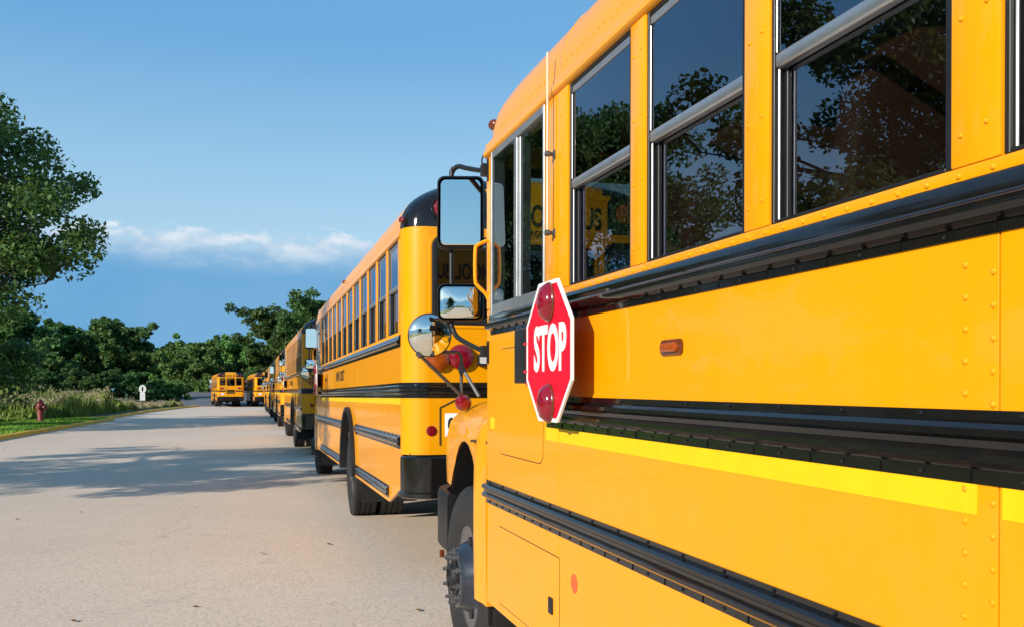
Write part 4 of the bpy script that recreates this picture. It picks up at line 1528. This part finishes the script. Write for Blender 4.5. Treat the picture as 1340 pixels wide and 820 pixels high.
bt1 = make_tree(21, 8.6, 4.6, 1.2, 0.22, 18, 95, 'leaf_dark', 'broadleaf_tree', trunk_r=0.22, low=0.1)
bt2 = make_tree(33, 7.0, 4.6, 0.9, 0.22, 18, 95, 'leaf_light', 'broadleaf_tree', trunk_r=0.18, low=0.12)
tt = make_tree(47, 13.2, 6.6, 2.8, 0.24, 20, 85, 'leaf_oak', 'oak_tree', trunk_r=0.30)
G2 = 'trees behind the tall weeds on the left'
G3 = 'trees behind the distant buses'
used = set()
spots = [
    # template, u, depth, scale, spin, label, group
    (bt1, 146, 122, 1.27, 0.3, 'rounded dark green tree left of the white sign, tallest behind the weeds', G2),
    (bt1, 80, 126, 1.26, 1.7, 'dark green tree behind the red hydrant, right of the tall edge oak', G2),
    (bt1, 22, 118, 1.35, 3.1, 'dark bushy tree low behind the hydrant at left edge', G2),
    (bt1, 112, 136, 1.22, 4.4, 'dark tree set back between the hydrant and the rounded tallest one', G2),
    (bt1, 186, 132, 0.98, 2.5, 'dark tree directly behind the white sign', G2),
    (bt2, 224, 126, 1.14, 0.2, 'pale green spreading tree right of the white sign', G2),
    (bt2, 258, 120, 1.10, 2.0, 'pale green tree left of the distant left bus', G3),
    (bt1, 288, 132, 1.06, 5.3, 'dark green tree rising behind the distant left bus', G3),
    (tt, 360, 122, 0.90, 0.9, 'tall open oak with forked trunk above the distant buses', G3),
    (tt, 412, 118, 1.0, 3.6, 'tall oak rising over the roof of the third bus', G3),
    (bt2, 318, 126, 1.15, 4.0, 'low pale tree between the two distant buses', G3),
    (bt1, 372, 132, 1.15, 1.1, 'low dark tree beneath the tall oaks', G3),
    (tt, 480, 128, 1.1, 5.1, 'tall oak hidden mostly by the second bus', G3),
    (bt1, 446, 132, 1.15, 2.7, 'dark tree behind the second bus roofline', G3),
    (bt1, -40, 122, 1.4, 0.9, 'dark tree beyond the left edge behind the oak', G2),
    (bt2, 56, 112, 0.95, 3.3, 'pale low tree far behind the red hydrant', G2),
]
for tpl, u, D, s, rz, lab, g in spots:
    o = tpl if tpl not in used else copy_tree(tpl)
    used.add(tpl)
    x, y = at(u, D)
    z = 0.1 if y < 97 else 0.3
    place(o, x, y, z, s, rz, lab, 'tree', g)
# trees on the left that only the bus windows mirror
G4 = 'trees left of the frame mirrored in the bus windows'
for (x, y, s, rz, tpl, lab) in ((-42, 31, 1.6, 1.0, bt1, 'dark tree left of the frame behind the shading oak'), (-42, 14, 1.5, 2.2, bt1, 'dark tree left of the frame behind the nearer oak trunk'),
                                (-46, 23, 1.1, 4.1, tt, 'tall oak left of the frame, farthest in the mirrored wood')):
    place(copy_tree(tpl), x, y, 0.0, s, rz, lab, 'tree', G4)

G5 = 'shrubs at the foot of the trees'
for k, (u, D, s, tpl, lab) in enumerate(((30, 84, .40, bt1, 'dark shrub at the far left behind the weeds'), (66, 90, .42, bt1, 'dark shrub behind the weeds right of the hydrant'), (104, 95, .45, bt1, 'dark shrub under the trees midway from hydrant to white sign'),
        (138, 99, .44, bt1, 'dark shrub beneath the rounded tallest tree'), (170, 101, .42, bt1, 'dark shrub just left of the white sign'), (202, 104, .42, bt2, 'pale shrub just right of the white sign'),
        (228, 106, .40, bt2, 'pale shrub at the end of the weeds near the road end'), (-5, 80, .42, bt1, 'dark shrub on the left frame edge'))):
    x, y = at(u, D)
    place(copy_tree(tpl), x, y, 0.0, s, 1.3 * k, lab, 'shrub', G5)

# distant wood all round: one mass of foliage with trunks too far to tell apart
rng = np.random.default_rng(5)
cs, rs_, cn = [], [], []
for i in range(430):
    a = rng.uniform(-0.75, 0.95)
    Dd = rng.uniform(150, 190)
    x, y = math.sin(a) * Dd, math.cos(a) * Dd
    h = rng.uniform(0.8, 4.2)
    cs.append(np.array([x, y, h + 0.6 + max(0, min(2.0, (y - 105) * .06)) * (1 if -20 < x < 20 else 0)]))
    rs_.append(rng.uniform(1.6, 3.0)); cn.append(110)
V, F_ = leaves(rng, cs, rs_, cn, 0.38, 0.9)
wood = bpy.data.objects.new('distant_wood', fast_mesh('distant_wood', V, F_, 'leaf_dark'))
COL.objects.link(wood)
tag(wood, 'far dark green wood closing the view behind the trees', 'wood', kind='stuff')


# tall weeds and seed heads between lawn and trees
def blades(rng, base, hgt, wid, lean):
    n = len(base)
    az = rng.uniform(0, 2 * PI, n)
    dx, dy = np.cos(az), np.sin(az)
    ln = lean * hgt * rng.random(n)
    tip = base + np.stack([dx * ln, dy * ln, hgt], 1)
    mid = base + np.stack([dx * ln * .3, dy * ln * .3, hgt * .6], 1)
    az2 = rng.uniform(0, 2 * PI, n)
    px, py = np.cos(az2) * wid, np.sin(az2) * wid
    off = np.stack([px, py, np.zeros(n)], 1)
    V = np.stack([base - off * .6, base + off * .6, mid + off, tip, mid - off], 1).reshape(-1, 3)
    return V, np.arange(5 * n).reshape(n, 5)


n = 26000
yy = rng.uniform(42, 96, n)
kxv = np.array([kx(y, KERB) if y < 53 else kx(max(y, 56), KERB2) for y in yy])
near_off = np.where(yy < 53, 4.2 - (yy - 42) * 0.16, 1.4)
xx = kxv - near_off - np.abs(rng.normal(size=n)) * 3.2
clump = 0.55 + 0.45 * np.sin(xx * 0.9 + 1.7 * np.sin(yy * 0.31)) * np.sin(yy * 0.42 + 0.7)
mound = 0.55 + 0.75 * np.exp(-((yy - 60) / 8.0) ** 2) + 0.25 * np.sin(yy * 1.3 + xx * 0.8)
prof = np.clip((yy - 40) / 10, 0.35, 1) * np.where(yy > 76, 0.55, 1.0) * mound
hh = (0.35 + 1.25 * rng.random(n) * clump) * prof
base = np.stack([xx, yy, np.full(n, 0.1)], 1)
V, F_ = blades(rng, base, hh, 0.05 + 0.03 * rng.random(n), 0.35)
wd = bpy.data.objects.new('tall_weeds', fast_mesh('tall_weeds', V, F_, 'weed'))
COL.objects.link(wd)
tag(wd, 'tall green weeds along the verge beyond the kerb', 'weeds', kind='stuff')
sel = (rng.random(n) < 0.30) & (hh > 0.75) & (yy < 74)
sel |= (rng.random(n) < 0.28) & (yy > 72)
cc = base[sel] + np.stack([np.zeros(sel.sum()), np.zeros(sel.sum()), hh[sel]], 1)
V, F_ = leaves(rng, list(cc), [0.16] * len(cc), [7] * len(cc), 0.055, 1.2)
wt = bpy.data.objects.new('seed_heads', fast_mesh('seed_heads', V, F_, 'weed_tan'))
COL.objects.link(wt)
tag(wt, 'pale tan seed heads topping the tall weeds', 'weeds', kind='stuff')
n = 45000
yy = rng.uniform(24, 52.4, n)
kxv = np.array([kx(y, KERB) for y in yy])
xx = kxv - 0.2 - rng.random(n) * 6.5
base = np.stack([xx, yy, np.full(n, 0.115)], 1)
V, F_ = blades(rng, base, 0.04 + 0.06 * rng.random(n), np.full(n, 0.012), 0.6)
gr = bpy.data.objects.new('lawn_grass', fast_mesh('lawn_grass', V, F_, 'grass'))
COL.objects.link(gr)
tag(gr, 'short bright green grass on the lawn strip', 'grass', kind='stuff')

# ------------------------------------------------------------------ hydrant, sign, leaf litter
hx, hy = at(53, 42.0)
hyd = empty('fire_hydrant', (hx, hy, 0.10))
hyd.scale = (1.12, 1.12, 1.14)
tag(hyd, 'dull red fire hydrant on the lawn strip at left', 'fire hydrant')
mb = MB().lathe([(0.0, 0.0), (0.17, 0.0), (0.17, 0.035), (0.125, 0.05), (0.115, 0.08), (0.115, 0.52), (0.15, 0.54), (0.15, 0.57), (0.125, 0.58), (0.125, 0.66), (0.155, 0.67), (0.155, 0.70), (0.14, 0.74), (0.10, 0.80), (0.05, 0.84), (0.0, 0.845)], (0, 0, 0), 'z', 20)
put('barrel', mb, 'hydrant', hyd, smooth=40)
mb = MB().lathe([(0.045, 0.84), (0.045, 0.90), (0.0, 0.91)], (0, 0, 0), 'z', 6)
put('cap_nut', mb, 'hydrant', hyd)
for ang, rr in ((-20, 0.085), (160, 0.06), (250, 0.06)):
    mb = MB().lathe([(rr, 0.08), (rr, 0.17), (rr * 1.25, 0.175), (rr * 1.25, 0.215), (rr * .4, 0.22), (rr * .4, 0.25), (0, 0.25)], (0, 0, 0), 'x', 14)
    mb.xform(Matrix.Translation((0, 0, 0.60)) @ Matrix.Rotation(R(ang), 4, 'Z'))
    put('nozzle', mb, 'hydrant', hyd)
mb = MB().lathe([(0.16, -0.1), (0.16, 0.02)], (0, 0, 0), 'z', 16)
put('base_flange', mb, 'post', hyd)

sx_, sy_ = at(186.5, 70.0)
sg = empty('road_sign', (sx_, sy_, 0.1))
tag(sg, 'small white round topped sign on a thin post among weeds', 'sign')
sg.rotation_euler = (0, 0, R(8))
sg.scale = (0.85, 0.85, 1.0)
put('post', MB().box(-0.03, 0.03, 0.02, 0.07, 0, 1.62), 'post', sg)
put('sign_disc', MB().lathe([(0.30, -0.005), (0.30, 0.012)], (0, 0, 1.55), 'y', 24), 'sign_white', sg)
put('sign_panel', MB().prism(rrect(-0.21, 0.21, 0.70, 1.27, 0.03), -0.004, 0.010, 'y'), 'sign_white', sg)
put('sign_mark', MB().prism(rrect(-0.07, 0.07, 1.38, 1.72, 0.06), -0.008, -0.0055, 'y'), 'letter', sg)
put('sign_mark', MB().box(-0.13, 0.13, -0.0065, -0.0045, 1.05, 1.12).box(-0.1, 0.1, -0.0065, -0.0045, 0.88, 0.93), 'plate', sg)

def litter(name, kind):
    mb = MB()
    if kind == 'leaf':
        pts = [(0.0, -0.05), (0.018, -0.03), (0.03, -0.01), (0.022, 0.008), (0.032, 0.022), (0.012, 0.04), (0.0, 0.055), (-0.014, 0.038), (-0.03, 0.024), (-0.02, 0.006), (-0.032, -0.012), (-0.016, -0.03)]
        vs = [(0, 0, 0.004)] + [(x, y, 0.006 + 0.9 * abs(x) * 0.5 + abs(y) * 0.18) for x, y in pts]
        mb.add(vs, [(0, i, i % 12 + 1) for i in range(1, 13)])
    else:
        mb.tube([(-0.10, 0, 0.006), (-0.03, 0.012, 0.010), (0.04, -0.004, 0.008), (0.11, 0.015, 0.006)], [0.005, 0.006, 0.005, 0.002], 6)
        mb.tube([(0.0, 0.005, 0.010), (0.03, 0.04, 0.012)], [0.004, 0.002], 5)
    return put(name, mb, 'dead_leaf', smooth=0, weld=False)


def gpt(u, v):
    D = (CAM_Z + 0.03) * F_PX / (v - HOR)
    for _ in range(4):
        x, y = at(u, D)
        D = (CAM_Z - ground_z(y)) * F_PX / (v - HOR)
    return at(u, D)


lf = litter('dry_leaf', 'leaf')
tw = litter('twig', 'twig')
spots = [(345, 724, 't'), (255, 794, 'l'), (97, 813, 'l'), (430, 712, 'l'), (548, 799, 'l'), (106, 670, 'l'), (300, 628, 'l'), (22, 679, 'l'), (5, 588, 'l')]
first = {'l': True, 't': True}
for (u, v, k) in spots:
    src = lf if k == 'l' else tw
    o = src if first[k] else src.copy()
    if not first[k]: COL.objects.link(o)
    first[k] = False
    x, y = gpt(u, v)
    o.location = (x, y, ground_z(y) + 0.001)
    o.rotation_euler = (0, 0, random.uniform(0, 6.28))
    s = random.uniform(0.5, 0.8)
    o.scale = (s, s, s)
    if k == 'l':
        where = {255: 'nearest the bottom edge, left of centre', 97: 'in the bottom left corner of the road', 430: 'level with the nearest front wheel', 548: 'at the bottom by the nearest front wheel',
                 106: 'just before the tree shadow edge', 300: 'in the tree shadow', 22: 'before the shadow at the left edge', 5: 'by the kerb at the left frame edge'}[u]
        tag(o, 'dry brown leaf on the road ' + where, 'leaf', 'dry leaves scattered on the road')
    else: tag(o, 'short brown twig lying on the open road', 'twig')
